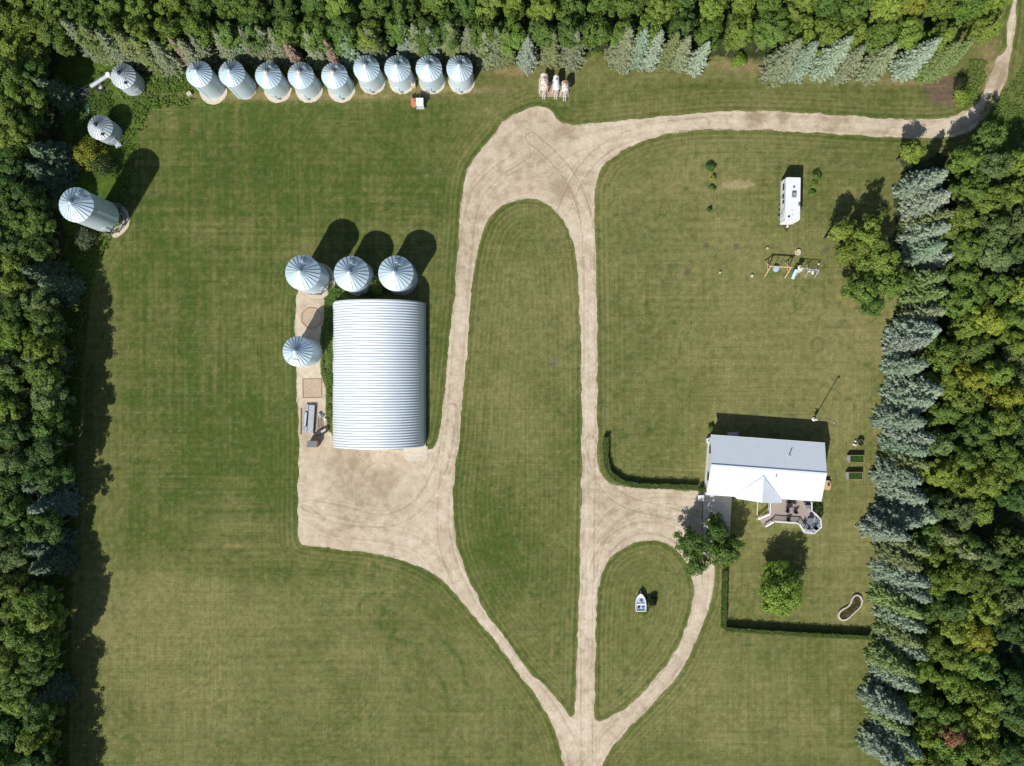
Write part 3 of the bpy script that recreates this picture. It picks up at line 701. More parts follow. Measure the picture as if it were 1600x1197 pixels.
# ------------------------------------------------------------------ deck
def deck():
    zf = .85
    D = lambda x, y, z=zf: at(x, y, z)
    c = D(1235, 803)
    t = thing('deck', (c.x, c.y, 0), 'brown wooden deck with white railings behind the house\'s front edge', 'deck')
    main = [(1204,776),(1203,803.5),(1210,814.8),(1249,817.8),(1259,812),(1268.5,802),(1269,778)]
    oct_ = [(1249,818.1),(1258.2,832.4),(1272.5,833.7),(1283.5,823.6),(1282.6,811.7),(1273.9,802.5),(1263.7,798.8),(1254,806)]
    zO = .55
    def boards(poly, z, name, m, ang=0.07, wd=.16):
        P = [(at(x, y, z).x, at(x, y, z).y) for x, y in poly]
        f = MB().prism(P, z-.16, z-.02).build(name, m, t)
        return f
    MB_ = boards(main, zf, 'floor', M['deck'])
    # board gaps as real slats laid on top
    P = np.array([(at(x, y, zf).x, at(x, y, zf).y) for x, y in main]); b = MB()
    y = P[:, 1].min()+.1
    while y < P[:, 1].max():
        xs = np.linspace(P[:, 0].min(), P[:, 0].max(), 200); ins = inpoly(xs, np.full_like(xs, y), [tuple(p) for p in P])
        if ins.any():
            x0, x1 = xs[ins].min(), xs[ins].max()
            if x1-x0 > .3: b.box(((x0+x1)/2, y, zf), (x1-x0, .135, .03))
        y += .15
    b.build('boards', M['deck'], t)
    boards(oct_, zO, 'octagon_floor', M['greyl'])
    # stairs
    A = D(1203,804); B = D(1210,815)
    for i in range(4):
        f0 = i/4; z = zf-.2*(i+1)+.02
        o = Vector((-14.5*S, -6.8*S, 0)) * ((i+.5)/4)
        cc = (A+B)/2+o+Vector((0,0,0)); d = (B-A); ang = math.atan2(d.y, d.x)
        MB().box((cc.x, cc.y, z), (d.length, .48, .06), ang).build('stair_tread', M['deck'], t)
    # railings
    def rail(pts, z, close=False, zz=None, h=.95):
        Q = [at(x, y, z+h) for x, y in pts]
        if zz: Q = [at(x, y, zq+h) for (x, y), zq in zip(pts, zz)]
        b = MB(); pb = MB()
        for i in range(len(Q)-1):
            a, c_ = Q[i], Q[i+1]; b.bar(a, c_, .16, .06); b.bar(a-Vector((0,0,.78)), c_-Vector((0,0,.78)), .05, .05)
            L = (c_-a).length; n = max(1, int(L/.16))
            for k in range(n):
                q = a+(c_-a)*(k+.5)/n; pb.bar(q, q-Vector((0,0,.82)), .035, .035)
        for q in Q: b.bar(q+Vector((0,0,.08)), q-Vector((0,0,h+.05)), .12, .12)
        o = b.build('railing', M['white'], t); pb.build('balusters', M['white'], o)
    rail([(1204.3,785),(1203,804),(1185,811.8)], zf, zz=[zf, zf, .1])
    rail([(1196.5,823),(1209.5,815.4)], zf, zz=[.1, zf])
    rail([(1209.5,815.4),(1249,818.1)], zf)
    rail([(1249,818.1),(1258.2,832.4),(1272.5,833.7),(1283.5,823.6),(1282.6,811.7),(1273.9,802.5),(1268.8,799),(1268.3,785)], zf)
    # skirting
    S_ = MB(); pts = main[1:4]
    for i in range(len(pts)-1):
        a = at(*pts[i], zf); b_ = at(*pts[i+1], zf); S_.bar(Vector((a.x, a.y, .35)), Vector((b_.x, b_.y, .35)), .05, .6)
    for i in range(5):
        a = at(*oct_[i], zO); b_ = at(*oct_[i+1], zO); S_.bar(Vector((a.x, a.y, .25)), Vector((b_.x, b_.y, .25)), .05, .45)
    S_.build('skirting', M['white'], t)
    # furniture
    def chair(px, py, z, rz, m, label, grp='chairs on the deck'):
        p = at(px, py, z); o = thing('patio_chair', (p.x, p.y, z), label, 'chair', grp)
        o.location = (0,0,0)
        MB().box((0, 0, .42), (.52, .52, .07)).build('seat', m, o, bevel=.02)
        MB().box((0, .27, .74), (.52, .07, .6)).build('backrest', m, o, bevel=.02)
        for sx in (-.28, .28): MB().box((sx, 0, .62), (.06, .5, .05)).build('armrest', m, o)
        for sx in (-.24, .24):
            for sy in (-.24, .24): MB().box((sx, sy, .2), (.05, .05, .4)).build('leg', m, o)
        o.location = (p.x, p.y, z); o.rotation_euler = (0, 0, rz)
    p = at(1234, 789.5, zf+.7); T = thing('patio_table', (p.x, p.y, zf), 'dark patio table in the middle of the brown deck', 'table')
    MB().box((p.x, p.y, zf+.72), (.95, .75, .05), .1).build('tabletop', M['black'], T)
    for sx in (-.38, .38):
        for sy in (-.3, .3): MB().box((p.x+sx, p.y+sy, zf+.35), (.06, .06, .7)).build('leg', M['black'], T)
    chair(1231,783.5,zf,0,M['black'],'dark chair above the patio table, its back to the house'); chair(1239.5,784.5,zf,-.5,M['black'],'dark chair at the patio table\'s upper right corner')
    chair(1229,797.5,zf,2.8,M['black'],'dark chair below the patio table, nearer the stairs'); chair(1241,798,zf,3.5,M['black'],'dark chair below right of the patio table, nearer the octagon')
    chair(1230,810.5,zf,3.14,M['black'],'dark chair alone against the deck\'s lower railing')
    p = at(1261.5, 791, zf+.5); B_ = thing('barbecue', (p.x, p.y, zf), 'grey barbecue with side shelf by the deck\'s right railing', 'barbecue')
    MB().box((p.x, p.y, zf+.85), (.7, .55, .35)).build('lid', M['grey'], B_, bevel=.08)
    MB().box((p.x, p.y, zf+.4), (.6, .45, .6)).build('cabinet', M['black'], B_); MB().box((p.x-.6, p.y, zf+.72), (.4, .45, .04)).build('side_shelf', M['greyl'], B_)
    p = at(1264, 786.5, zf+.5); B_ = thing('storage_box', (p.x, p.y, zf), 'dark storage box against the house wall in the deck\'s corner', 'box')
    MB().box((p.x, p.y, zf+.3), (1.0, .5, .55)).build('body', M['grey'], B_); MB().box((p.x, p.y, zf+.6), (1.06, .56, .06)).build('lid', M['black'], B_)
    p = at(1266, 815, zO+.7); T = thing('patio_table', (p.x, p.y, zO), 'round grey patio table in the middle of the octagonal deck', 'table')
    MB().lathe([(.55, zO+.68), (.55, zO+.73)], (p.x, p.y, 0), 28).build('tabletop', M['grey'], T); MB().tube([(p.x, p.y, zO), (p.x, p.y, zO+.7)], .05).build('leg', M['black'], T)
    for k, (dx, dy, dd) in enumerate([(0,-10,'above'),(8.5,-3,'right of'),(6,8,'lower right of'),(-4,9,'below'),(-10,0,'left of')]):
        chair(1266+dx, 815+dy, zO, math.atan2(-dy, dx)-math.pi/2, M['grey'] if k % 2 else M['black'], 'patio chair %s the round table on the octagonal deck' % dd, 'chairs round the octagon table')
deck()

# ------------------------------------------------------------------ travel trailer
def rv():
    z0, z1 = .75, 2.95
    nw, ne, se, sw = at(1228.6,278.5,z1), at(1251,279,z1), at(1249.5,345,z1), at(1227.3,348,z1)
    c = (nw+se)/2; L = (nw-sw).length; W = 2.35
    ax = (nw-sw).normalized(); rz = math.atan2(ax.y, ax.x)-math.pi/2
    t = thing('travel_trailer', (0,0,0), 'white travel trailer parked on the lawn near the corner trees', 'trailer')
    hx, hy = W/2, L/2
    prof = [(-hx, -hy+.1), (-hx+.1, -hy), (hx-.8, -hy), (hx-.25, -hy+.12), (hx, -hy+.42), (hx, hy-.1), (hx-.1, hy), (-hx+.1, hy), (-hx, hy-.1)]
    MB().prism(prof, z0, z1).build('body', M['white'], t, bevel=.05)
    r = MB().prism([(x*.975, y*.99) for x, y in prof], z1, z1+.035).build('roof', M['white'], t)
    for x, y, rr in ((0.1, 2.0, .15), (-.62, -2.75, .17)):
        MB().lathe([(rr, z1+.03), (rr, z1+.12), (rr*.6, z1+.16)], (x, y, 0), 20).build('roof_vent', M['black'], t, True)
    a = MB().box((.1, .75, z1+.20), (.68, .95, .30), top=.85).build('air_conditioner', M['grey'], t, bevel=.04)
    MB().box((.1, .75, z1+.36), (.35, .4, .03)).build('grille', M['greyl'], a)
    MB().box((.98, -.7, z1+.05), (.28, .6, .08)).build('roof_hatch', M['grey'], t)
    for x, y in ((-.15, -1.8), (-.1, -2.5)): MB().tube([(x, y, z1), (x, y, z1+.12)], .05).build('vent_pipe', M['grey'], t)
    for y, w_ in ((2.2, 1.0), (.7, .7), (-.2, .5)):
        o = MB().box((-hx-.01, y, 2.15), (.06, w_+.1, .75)).build('window', M['grey'], t); MB().box((-hx-.04, y, 2.15), (.06, w_, .62)).build('pane', M['glass'], o)
    o = MB().box((-hx-.01, -2.4, 1.75), (.06, .7, 1.8)).build('door', M['siding'], t); MB().box((-hx-.05, -2.15, 1.7), (.04, .06, .15)).build('handle', M['grey'], o)
    MB().tube([(-hx-.12, -1.4, z1-.12), (-hx-.12, 3.2, z1-.12)], .08).build('awning', M['greyl'], t)
    b = MB()
    for y in (1.3, -1.3): b.bar((-hx-.07, y, z1-.1), (-hx-.05, y-.6, z0+.3), .06, .05)
    b.build('awning_arm', M['grey'], t)
    for y in (-.5, -1.35):
        for s in (-1, 1):
            w_ = MB().tube([(s*(hx-.28), y, .36), (s*(hx-.02), y, .36)], .36, 20).build('wheel', M['tyre'], t); MB().tube([(s*(hx-.02), y, .36), (s*(hx+.01), y, .36)], .18, 14).build('rim', M['greyl'], w_)
    MB().bar((-.7, -hy+.2, .6), (0, -hy-1.0, .55), .1, .12).bar((.7, -hy+.2, .6), (0, -hy-1.0, .55), .1, .12).build('hitch', M['black'], t)
    for y in (2.3,): MB().box((0, hy+.12, .62), (2.0, .1, .12)).build('bumper', M['grey'], t)
    MB().lathe([(.16, .7), (.18, .9), (.16, 1.1), (.06, 1.15)], (0, -hy-.3, 0), 14).build('gas_bottle', M['white'], t, True)
    MB().box((-.4, hy+.1, 2.2), (.7, .06, .4)).build('ladder', M['greyl'], t)
    MB().box((-hx-.12, -2.4, .45), (.25, .6, .05)).build('step', M['grey'], t)
    t.location = (c.x, c.y, 0); t.rotation_euler = (0, 0, rz)
rv()

# ------------------------------------------------------------------ swing set, play set
def swing():
    zb = 2.35
    g = lambda x, y: at(x, y)
    t = thing('swing_set', at(1211, 420), 'wooden A-frame swing set with blue disc swing', 'swing set')
    L0, L1 = at(1204,416,zb), at(1236,418,zb)
    MB().bar(L0+(L0-L1).normalized()*.25, L1+(L1-L0).normalized()*.25, .16, .16).build('beam', M['wood'], t)
    for e, nm in ((L0, 0), (L1, 1)):
        for s in (-1, 1):
            MB().bar((e.x, e.y, zb), (e.x-.08, e.y+s*1.3, 0), .13, .13).build('leg', M['wood'], t)
        MB().bar((e.x, e.y-.75, 1.0), (e.x, e.y+.75, 1.0), .09, .09).build('cross_brace', M['wood'], t)
    b = MB()
    for e, s in ((L0, 1), (L1, -1)):
        b.bar((e.x+s*.55, e.y, zb), (e.x, e.y+.38, zb-.7), .09, .09)
    b.build('brace', M['wood'], t)
    p = at(1212, 420.5, .5)
    d = MB().lathe([(.28, .46), (.47, .48), (.49, .54), (.45, .57), (.3, .52)], (p.x, p.y, 0), 28).build('disc_swing', M['blue'], t, True)
    MB().lathe([(.43, .56), (.5, .56), (.5, .6), (.43, .6)], (p.x, p.y, 0), 28).build('padded_rim', M['pblue'], d, True)
    b = MB()
    for s in (-1, 1):
        for q in (-1, 1): b.tube([(p.x+s*.45, p.y+q*.15, .58), (p.x+s*.5, L0.y, zb)], .02, 5)
    b.build('rope', M['stone'], d)
swing()
def playset():
    t = thing('play_set', at(1258, 421), 'pale metal play set with blue slide beside the wooden swing set', 'play set')
    zb = 1.95
    A, B = at(1251,419,zb), at(1280,422,zb)
    MB().tube([A, B], .05).build('beam', M['lav'], t)
    for f in (0, .5, 1):
        e = A+(B-A)*f
        for s in (-1, 1): MB().tube([e, (e.x+.05, e.y+s*.95, 0)], .045).build('leg', M['lav'], t)
        MB().tube([(e.x, e.y-.45, 1.05), (e.x, e.y+.45, 1.05)], .035).build('cross_bar', M['lav'], t)
    # platform with round cream roof
    p = at(1251, 418.6, 1.6)
    MB().lathe([(.43, 1.5), (.45, 1.56), (.25, 1.66), (.03, 1.70)], (p.x, p.y, 0), 26).build('round_canopy', M['cream'], t, True)
    MB().lathe([(.42, .9), (.42, .96)], (p.x, p.y-.25, 0), 24).build('platform', M['cream'], t)
    for k in range(4):
        a = k*math.pi/2+.6; MB().tube([(p.x+.36*math.cos(a), p.y+.36*math.sin(a), 0), (p.x+.36*math.cos(a), p.y+.36*math.sin(a), 1.52)], .03).build('post', M['lav'], t)
    a, b_ = at(1244.5, 421, 1.2), at(1238, 436, .15)
    m = (a+b_)/2-Vector((0,0,.12))
    s = MB()
    for q0, q1 in ((a, m), (m, b_)): s.bar(q0, q1, .44, .05)
    sl = s.build('slide', M['pblue'], t)
    d = (b_-a); n = Vector((-d.y, d.x, 0)).normalized()*.23
    s = MB()
    for sg in (-1, 1):
        for q0, q1 in ((a, m), (m, b_)): s.bar(q0+n*sg+Vector((0,0,.07)), q1+n*sg+Vector((0,0,.07)), .05, .16)
    s.build('slide_side', M['pblue'], sl)
    MB().tube([a+n, (a.x+n.x, a.y+.4, 0)], .03).tube([a-n, (a.x-n.x, a.y+.4, 0)], .03).build('slide_ladder', M['blue'], t)
    for f in (.25, .65, .85):
        e = A+(B-A)*f
        sw = MB().box((e.x, e.y-.1, .5), (.42, .22, .05)).build('swing_seat', M['white'] if f > .3 else M['lav'], t)
        MB().tube([(e.x-.2, e.y-.1, .5), (e.x-.2, e.y, zb)], .018, 5).tube([(e.x+.2, e.y-.1, .5), (e.x+.2, e.y, zb)], .018, 5).build('chain', M['greyl'], sw)
    for x, y in ((1270,427),(1279,412)):
        q = at(x, y, .2); MB().lathe([(.16, .0), (.2, .2), (.1, .35)], (q.x, q.y, 0), 14).build('footing', M['white'], t, True)
playset()

# ------------------------------------------------------------------ stumps
for px, py, r, l in ((1198,388.5,.18,'small pale stump above the wooden swing set'),(1246.5,393,.33,'widest pale stump, just above the metal play set'),(1124,426.5,.18,'small pale stump furthest left on the dry lawn'),(1174,431.5,.25,'pale stump just left of the wooden swing set')):
    p = at(px, py); t = thing('tree_stump', (p.x, p.y, 0), l, 'stump', 'stumps on the lawn')
    q = random.Random(px); n = 12
    prof = [(r*q.uniform(.85, 1.15)) for _ in range(n)]
    b = MB(); vs = [(p.x+prof[i]*1.25*math.cos(2*math.pi*i/n), p.y+prof[i]*1.25*math.sin(2*math.pi*i/n), 0) for i in range(n)]+[(p.x+prof[i]*math.cos(2*math.pi*i/n), p.y+prof[i]*math.sin(2*math.pi*i/n), .32) for i in range(n)]
    b.add(vs, [(i, (i+1) % n, (i+1) % n+n, i+n) for i in range(n)]).build('bark', M['woodold'], t)
    MB().prism([(v[0], v[1]) for v in vs[n:]], .315, .335).build('cut_face', M['stump'], t)
    if r > .3: MB().prism([(p.x+(r+.25+q.uniform(-.1,.1))*math.cos(2*math.pi*i/n), p.y-.1+(r+.18+q.uniform(-.1,.1))*math.sin(2*math.pi*i/n)) for i in range(n)], 0, .02).build('sawdust', M['stone'] if r > .3 else M['dirtrim'], t)

# ------------------------------------------------------------------ fuel tanks
def tank(px, y0, y1, wpx, m, label, zc=1.9, ladder=1):
    a = at(px, y0, zc+.5); b = at(px, y1, zc+.5); R = wpx*S/2; cx = (a.x+b.x)/2
    t = thing('fuel_tank', (cx, (a.y+b.y)/2, 0), label, 'fuel tank', 'fuel tanks on stands')
    n = 20
    ys = [a.y-.0, a.y-.12, a.y-.3, b.y+.3, b.y+.12, b.y]; rs = [.72*R, .93*R, R, R, .93*R, .72*R]
    MB().tube([(cx, y, zc) for y in ys], rs, n).build('tank', m, t, True)
    MB().lathe([(.14, zc+R-.04), (.14, zc+R+.12), (.1, zc+R+.14)], (cx, (a.y+b.y)/2+.3, 0), 12).build('filler_cap', M['grey'], t)
    for s in (-1, 1):
        for yy in (a.y-.4, b.y+.4):
            MB().bar((cx+s*R*.75, yy, zc-.3*R), (cx+s*(R+.12), yy+(.15 if yy > b.y+1 else -.15), 0), .09, .09).build('leg', m if s > 0 else M['white'], t)
    fb = MB()
    for yy in (a.y-.4, b.y+.4): fb.bar((cx-R*.9, yy, zc-.55), (cx+R*.9, yy, zc-.55), .07, .07)
    for s in (-1, 1): fb.bar((cx+s*(R+.05), a.y-.4, .5), (cx+s*(R+.05), b.y+.4, .5), .06, .06)
    fb.build('stand', M['white'], t)
    lb = MB(); 
    for s in (-.18, .18): lb.bar((cx+s, b.y-.05, zc+.2), (cx+s, b.y-.75, 0), .05, .05)
    for i in range(5): f = (i+.5)/5; lb.bar((cx-.2, b.y-.05-.7*f, (zc+.2)*(1-f)), (cx+.2, b.y-.05-.7*f, (zc+.2)*(1-f)), .05, .05)
    lb.build('ladder', M['white'], t)
    MB().box((cx+.25, b.y-.15, 1.0), (.25, .2, .35)).build('pump', M['black'], t)
    MB().tube([(cx+.25, b.y-.2, 1.1), (cx+.45, b.y-.45, .5), (cx+.3, b.y-.6, .1)], .035).build('hose', M['black'], t)
tank(850.5, 113, 138, 12.2, M['rust'], 'rust-streaked fuel tank, left of the three on stands')
tank(869.5, 116, 138, 9.2, M['white'], 'slim clean white fuel tank, middle of the three on stands')
tank(883.5, 124.5, 141, 11, M['rust'], 'short rust-streaked fuel tank, right of the three on stands')
sheet('gravel_patch', [(842,128),(892,128),(893,138),(889,152),(843,151),(841,140)], .015, M['dirtrim'])

# ------------------------------------------------------------------ small grain machine by the bins
def machine():
    c = at(653, 157)
    t = thing('grain_cleaner', (c.x, c.y, 0), 'small orange and white farm machine in front of the bin row', 'farm machine')
    b = at(655.5, 158, 1.5); MB().box((b.x, b.y, 1.0), (1.15, .95, 1.0)).build('bin_box', M['white'], t, bevel=.03)
    MB().box((b.x, b.y, 1.53), (1.2, 1.0, .05)).build('lid', M['white'], t)
    d = at(658, 150.5, .8); b2 = MB()
    for i in range(8): b2.box((d.x-.6+i*.17, d.y, .8), (.1, .85, .06))
    b2.box((d.x, d.y+.42, .78), (1.35, .06, .1)); b2.box((d.x, d.y-.42, .78), (1.35, .06, .1)); b2.build('slatted_deck', M['black'], t)
    o = at(646, 160.5, .7); MB().box((o.x, o.y+.25, .75), (.75, .9, .7), top=.8).build('engine_cover', M['orange'], t, bevel=.06)
    MB().lathe([(.15, .7), (.42, .8), (.44, .88), (.3, .92)], (o.x+.1, o.y-.4, 0), 18).build('pulley_guard', M['orange'], t, True)
    MB().bar((o.x-.4, c.y+.6, .45), (o.x-.4, c.y-.9, .45), .1, .12).bar((o.x+1.6, c.y+.6, .45), (o.x+1.6, c.y-.9, .45), .1, .12).build('frame', M['orange'], t)
    MB().box((b.x, b.y-.75, .55), (1.3, .4, .08)).build('tray', M['greyl'], t)
    for sx in (-.75, .75):
        for sy in (-.35, .55):
            w_ = MB().tube([(c.x+sx-.09, c.y+sy, .3), (c.x+sx+.09, c.y+sy, .3)], .3, 16).build('wheel', M['tyre'], t); MB().tube([(c.x+sx-.1, c.y+sy, .3), (c.x+sx+.1, c.y+sy, .3)], .13, 12).build('rim', M['orange'], w_)
    p = at(646.5, 135.5); t2 = thing('motor_box', (p.x, p.y, 0), 'small tan wooden box between bins above the orange machine', 'box')
    MB().box((p.x, p.y, .4), (.6, .55, .8), .2).build('box', M['wood'], t2, bevel=.02); MB().box((p.x, p.y, .83), (.68, .63, .05), .2).build('lid', M['stone'], t2)
    t3 = thing('pipe', (p.x, p.y, 0), 'thin tan pipe leaning from the tan box up the bin wall', 'pipe')
    q = at(638, 121, 3.2); MB().tube([(p.x, p.y, .85), (q.x, q.y, 3.0)], .06).build('tube', M['stone'], t3)
machine()

# ------------------------------------------------------------------ steel stack and clutter by the shed
def beam_thing(name, x0, y0, x1, y1, w_, h_, z, m, label, cat, kind='u'):
    a, b = at(x0, y0, z), at(x1, y1, z); a.z = b.z = z
    t = thing(name, ((a.x+b.x)/2, (a.y+b.y)/2, z), label, cat, 'steel lengths stacked left of the shed')
    MB().bar(a+Vector((0,0,h_/2)), b+Vector((0,0,h_/2)), w_, .05).build('panel', m, t)
    d = (b-a).normalized(); n = Vector((-d.y, d.x, 0))
    for s in (-1, 1): MB().bar(a+n*s*(w_/2)+Vector((0,0,h_/4)), b+n*s*(w_/2)+Vector((0,0,h_/4)), .07, h_*.6).build('flange', M['black'] if w_ > .3 else m, t)  # wide troughs: dark of the gaps put into the flange colour
    for f in (.15, .85):
        q = a+(b-a)*f; MB().bar(q-n*(w_/2+.1)+Vector((0,0,-.02)), q+n*(w_/2+.1)+Vector((0,0,-.02)), .12, .1).build('bearer', M['woodold'], t)
beam_thing('steel_trough', 488.5,633,485.5,676,1.0,.7,.12,M['greyl'],'widest pale steel trough in the stack left of the shed','steel trough')
beam_thing('steel_trough', 480.8,632,480.2,642,.42,.45,.12,M['greyl'],'short pale trough at the stack\'s upper left','steel trough')
beam_thing('steel_trough', 478.4,644,476.2,667,.40,.35,.12,M['galvold'],'long narrow bluish trough left of the widest one','steel trough')
beam_thing('steel_trough', 478.2,666,477.8,676,.42,.35,.12,M['greyl'],'short pale trough at the stack\'s lower left','steel trough')
beam_thing('steel_beam', 470.5,639,469.8,679,.10,.18,.05,M['woodold'],'thin brown beam lying at the far left of the steel stack','beam')
for i, (x0, y0, x1, y1) in enumerate(((497,652,496.5,672),(499.5,654,499,672),(502,652,502,671),(504,655,504.5,668))):
    a, b = at(x0, y0), at(x1, y1); o = thing('plank', (a.x, a.y, .05), ['leftmost','second from left','third from left','rightmost'][i]+' of four thin grey planks right of the steel troughs', 'plank', 'planks beside the steel troughs')
    MB().bar(a+Vector((0,0,.08)), b+Vector((0,0,.08)), .14, .06).build('board', M['woodold'], o)
for i, (x, y, r, h, l) in enumerate([(499.5,648.5,.28,.45,'small grey drum at the upper end of the planks'),(508,655.5,.2,.4,'small pale pail on the grass edge right of the planks'),(504.5,650,.22,.3,'small dark drum between the pail and grey drum')]):
    p = at(x, y); t = thing('drum', (p.x, p.y, 0), l, 'drum')
    MB().lathe([(r, 0), (r, h*.33), (r+.015, h*.35), (r, h*.37), (r, h), (r-.03, h), (r-.03, h-.04)], (p.x, p.y, 0), 18).build('barrel', [M['greyl'], M['white'], M['grey']][i], t)
p = at(507.5, 674); t = thing('tank_roll', (p.x, p.y, 0), 'dark open barrel lying on its side with pale rim', 'barrel')
MB().tube([(p.x-.35, p.y-.2, .38), (p.x+.35, p.y+.25, .38)], .38, 20).build('barrel', M['black'], t); MB().tube([(p.x-.40, p.y-.16+.1, .50), (p.x+.30, p.y+.34, .50)], .30, 16).build('pale_liner', M['stone'], t)
p = at(500, 676); t = thing('chute', (p.x, p.y, 0), 'dark metal chute lying between the barrel and the steel troughs', 'chute')
MB().bar((p.x-.6, p.y-.3, .3), (p.x+.45, p.y+.35, .4), .5, .3).build('trough', M['black'], t); MB().bar((p.x-.6, p.y-.05, .42), (p.x+.4, p.y+.5, .5), .06, .06).build('lip', M['grey'], t)
def redbox():
    p = at(490, 689); t = thing('dump_hopper', (p.x, p.y, 0), 'small red-sided hopper with grey ribbed top below the steel stack', 'hopper')
    z = 1.35; q = at(487.5, 694, z)
    b = MB().box((q.x+.05, q.y, z/2+.1), (1.55, 1.0, z-.2), -.02).build('body', M['red'], t)
    tp = MB().box((q.x, q.y, z), (1.65, 1.08, .06), -.02)
    for i in range(6): tp.box((q.x-.68+i*.27, q.y, z+.05), (.07, 1.0, .06), -.02)
    tp.build('ribbed_lid', M['grey'], t)
    for sx in (-.65, .65):
        for sy in (-.4, .4): MB().box((q.x+sx, q.y+sy, .12), (.12, .12, .24)).build('leg', M['black'], t)
redbox()

# ------------------------------------------------------------------ junk in the top-left corner
p0, p1 = at(142,135,.4), at(170,117,.6); t = thing('culvert_pipe', p0, 'pale steel pipe lying toward the upper-left old bin', 'pipe')
MB().tube([p0, p1], .32, 16).build('pipe', M['galvold'], t); MB().lathe([(.42, .2), (.42, .9), (.3, 1.0)], (p1.x, p1.y, 0), 16).build('end_cap', M['white'], t)
p = at(157, 137); t = thing('tractor_tyre', (p.x, p.y, 0), 'dark tyre lying flat with pale stuff inside, near the pale pipe', 'tyre')
MB().lathe([(.62,.02),(.78,.08),(.8,.22),(.7,.32),(.45,.32),(.4,.2),(.42,.05)], (p.x, p.y, 0), 28, cap=False).build('tyre', M['tyre'], t, True); MB().lathe([(.42, .0), (.42, .12), (.2, .2)], (p.x, p.y, 0), 16).build('filling', M['stone'], t, True)
a, b = at(136,160), at(138,177); t = thing('sheet_scrap', a, 'narrow blue-grey scrap panel lying under the left woods\' edge', 'scrap panel')
MB().bar(a+Vector((0,0,.15)), b+Vector((0,0,.1)), .5, .05).bar(a+Vector((.27,0,.2)), b+Vector((.27,0,.15)), .05, .15).build('panel', M['pblue'], t)
for i, (x, y, rr, l) in enumerate([(186,228,.5,'small tilted grey panel beside the lower old bin'),(131,148,1.0,'dark tangle of wire hoops at the left woods\' edge'),(297,148,.35,'small pale box in the weeds left of the bin row')]):
    p = at(x, y)
    if i == 1:
        t = thing('wire_bundle', (p.x, p.y, 0), l, 'wire'); b = MB(); q = random.Random(5)
        for k in range(9):
            c0 = Vector((p.x+q.uniform(-.5,.5), p.y+q.uniform(-.5,.5), .3)); ax = q.uniform(0, 3)
            pts = [c0+Vector((math.cos(u)*rr*.7, math.sin(u)*rr*.7*math.cos(ax), abs(math.sin(u)*math.sin(ax))*.6)) for u in np.linspace(0, 6.28, 18)]
            b.tube(pts, .035, 5)
        b.build('wire', M['grey'], t)
    else:
        t = thing('scrap_panel' if i == 0 else 'crate', (p.x, p.y, 0), l, 'scrap panel' if i == 0 else 'crate')
        MB().box((p.x, p.y, .3), (rr*2, rr*1.6, .08 if i == 0 else .45), .5, ).build('panel' if i == 0 else 'box', M['galvold'] if i == 0 else M['stone'], t)
        MB().bar((p.x-rr, p.y, .15), (p.x+rr, p.y, .15), .1, .3).build('support', M['woodold'], t)

# ------------------------------------------------------------------ yard light pole
def pole():
    H = 7.0; b0 = at(1271, 655)
    t = thing('yard_light', (b0.x, b0.y, 0), 'slender pale yard light pole casting a long shadow behind the house', 'light pole')
    MB().tube([(b0.x, b0.y, 0), (b0.x, b0.y, H)], [.09, .055], 12).build('pole', M['dirtrim'], t, True)
    MB().bar((b0.x-.15, b0.y+.05, 1.6), (b0.x-.75, b0.y+.15, 1.7), .08, .08).build('arm', M['grey'], t)
    MB().box((b0.x-.15, b0.y, 1.2), (.4, .3, .6)).build('meter_box', M['white'], t, bevel=.02)
    MB().tube([(b0.x, b0.y, H-.1), (b0.x+.1, b0.y-.1, H+.1)], .05).build('lamp_bracket', M['grey'], t)
    MB().lathe([(.16, H-.02), (.2, H+.12), (.1, H+.25), (.03, H+.28)], (b0.x+.1, b0.y-.1, 0), 14).build('lamp_head', M['grey'], t, True)
    MB().lathe([(.35, 0), (.33, .25), (.2, .3)], (b0.x, b0.y, 0), 12).build('base_cover', M['white'], t)
pole()

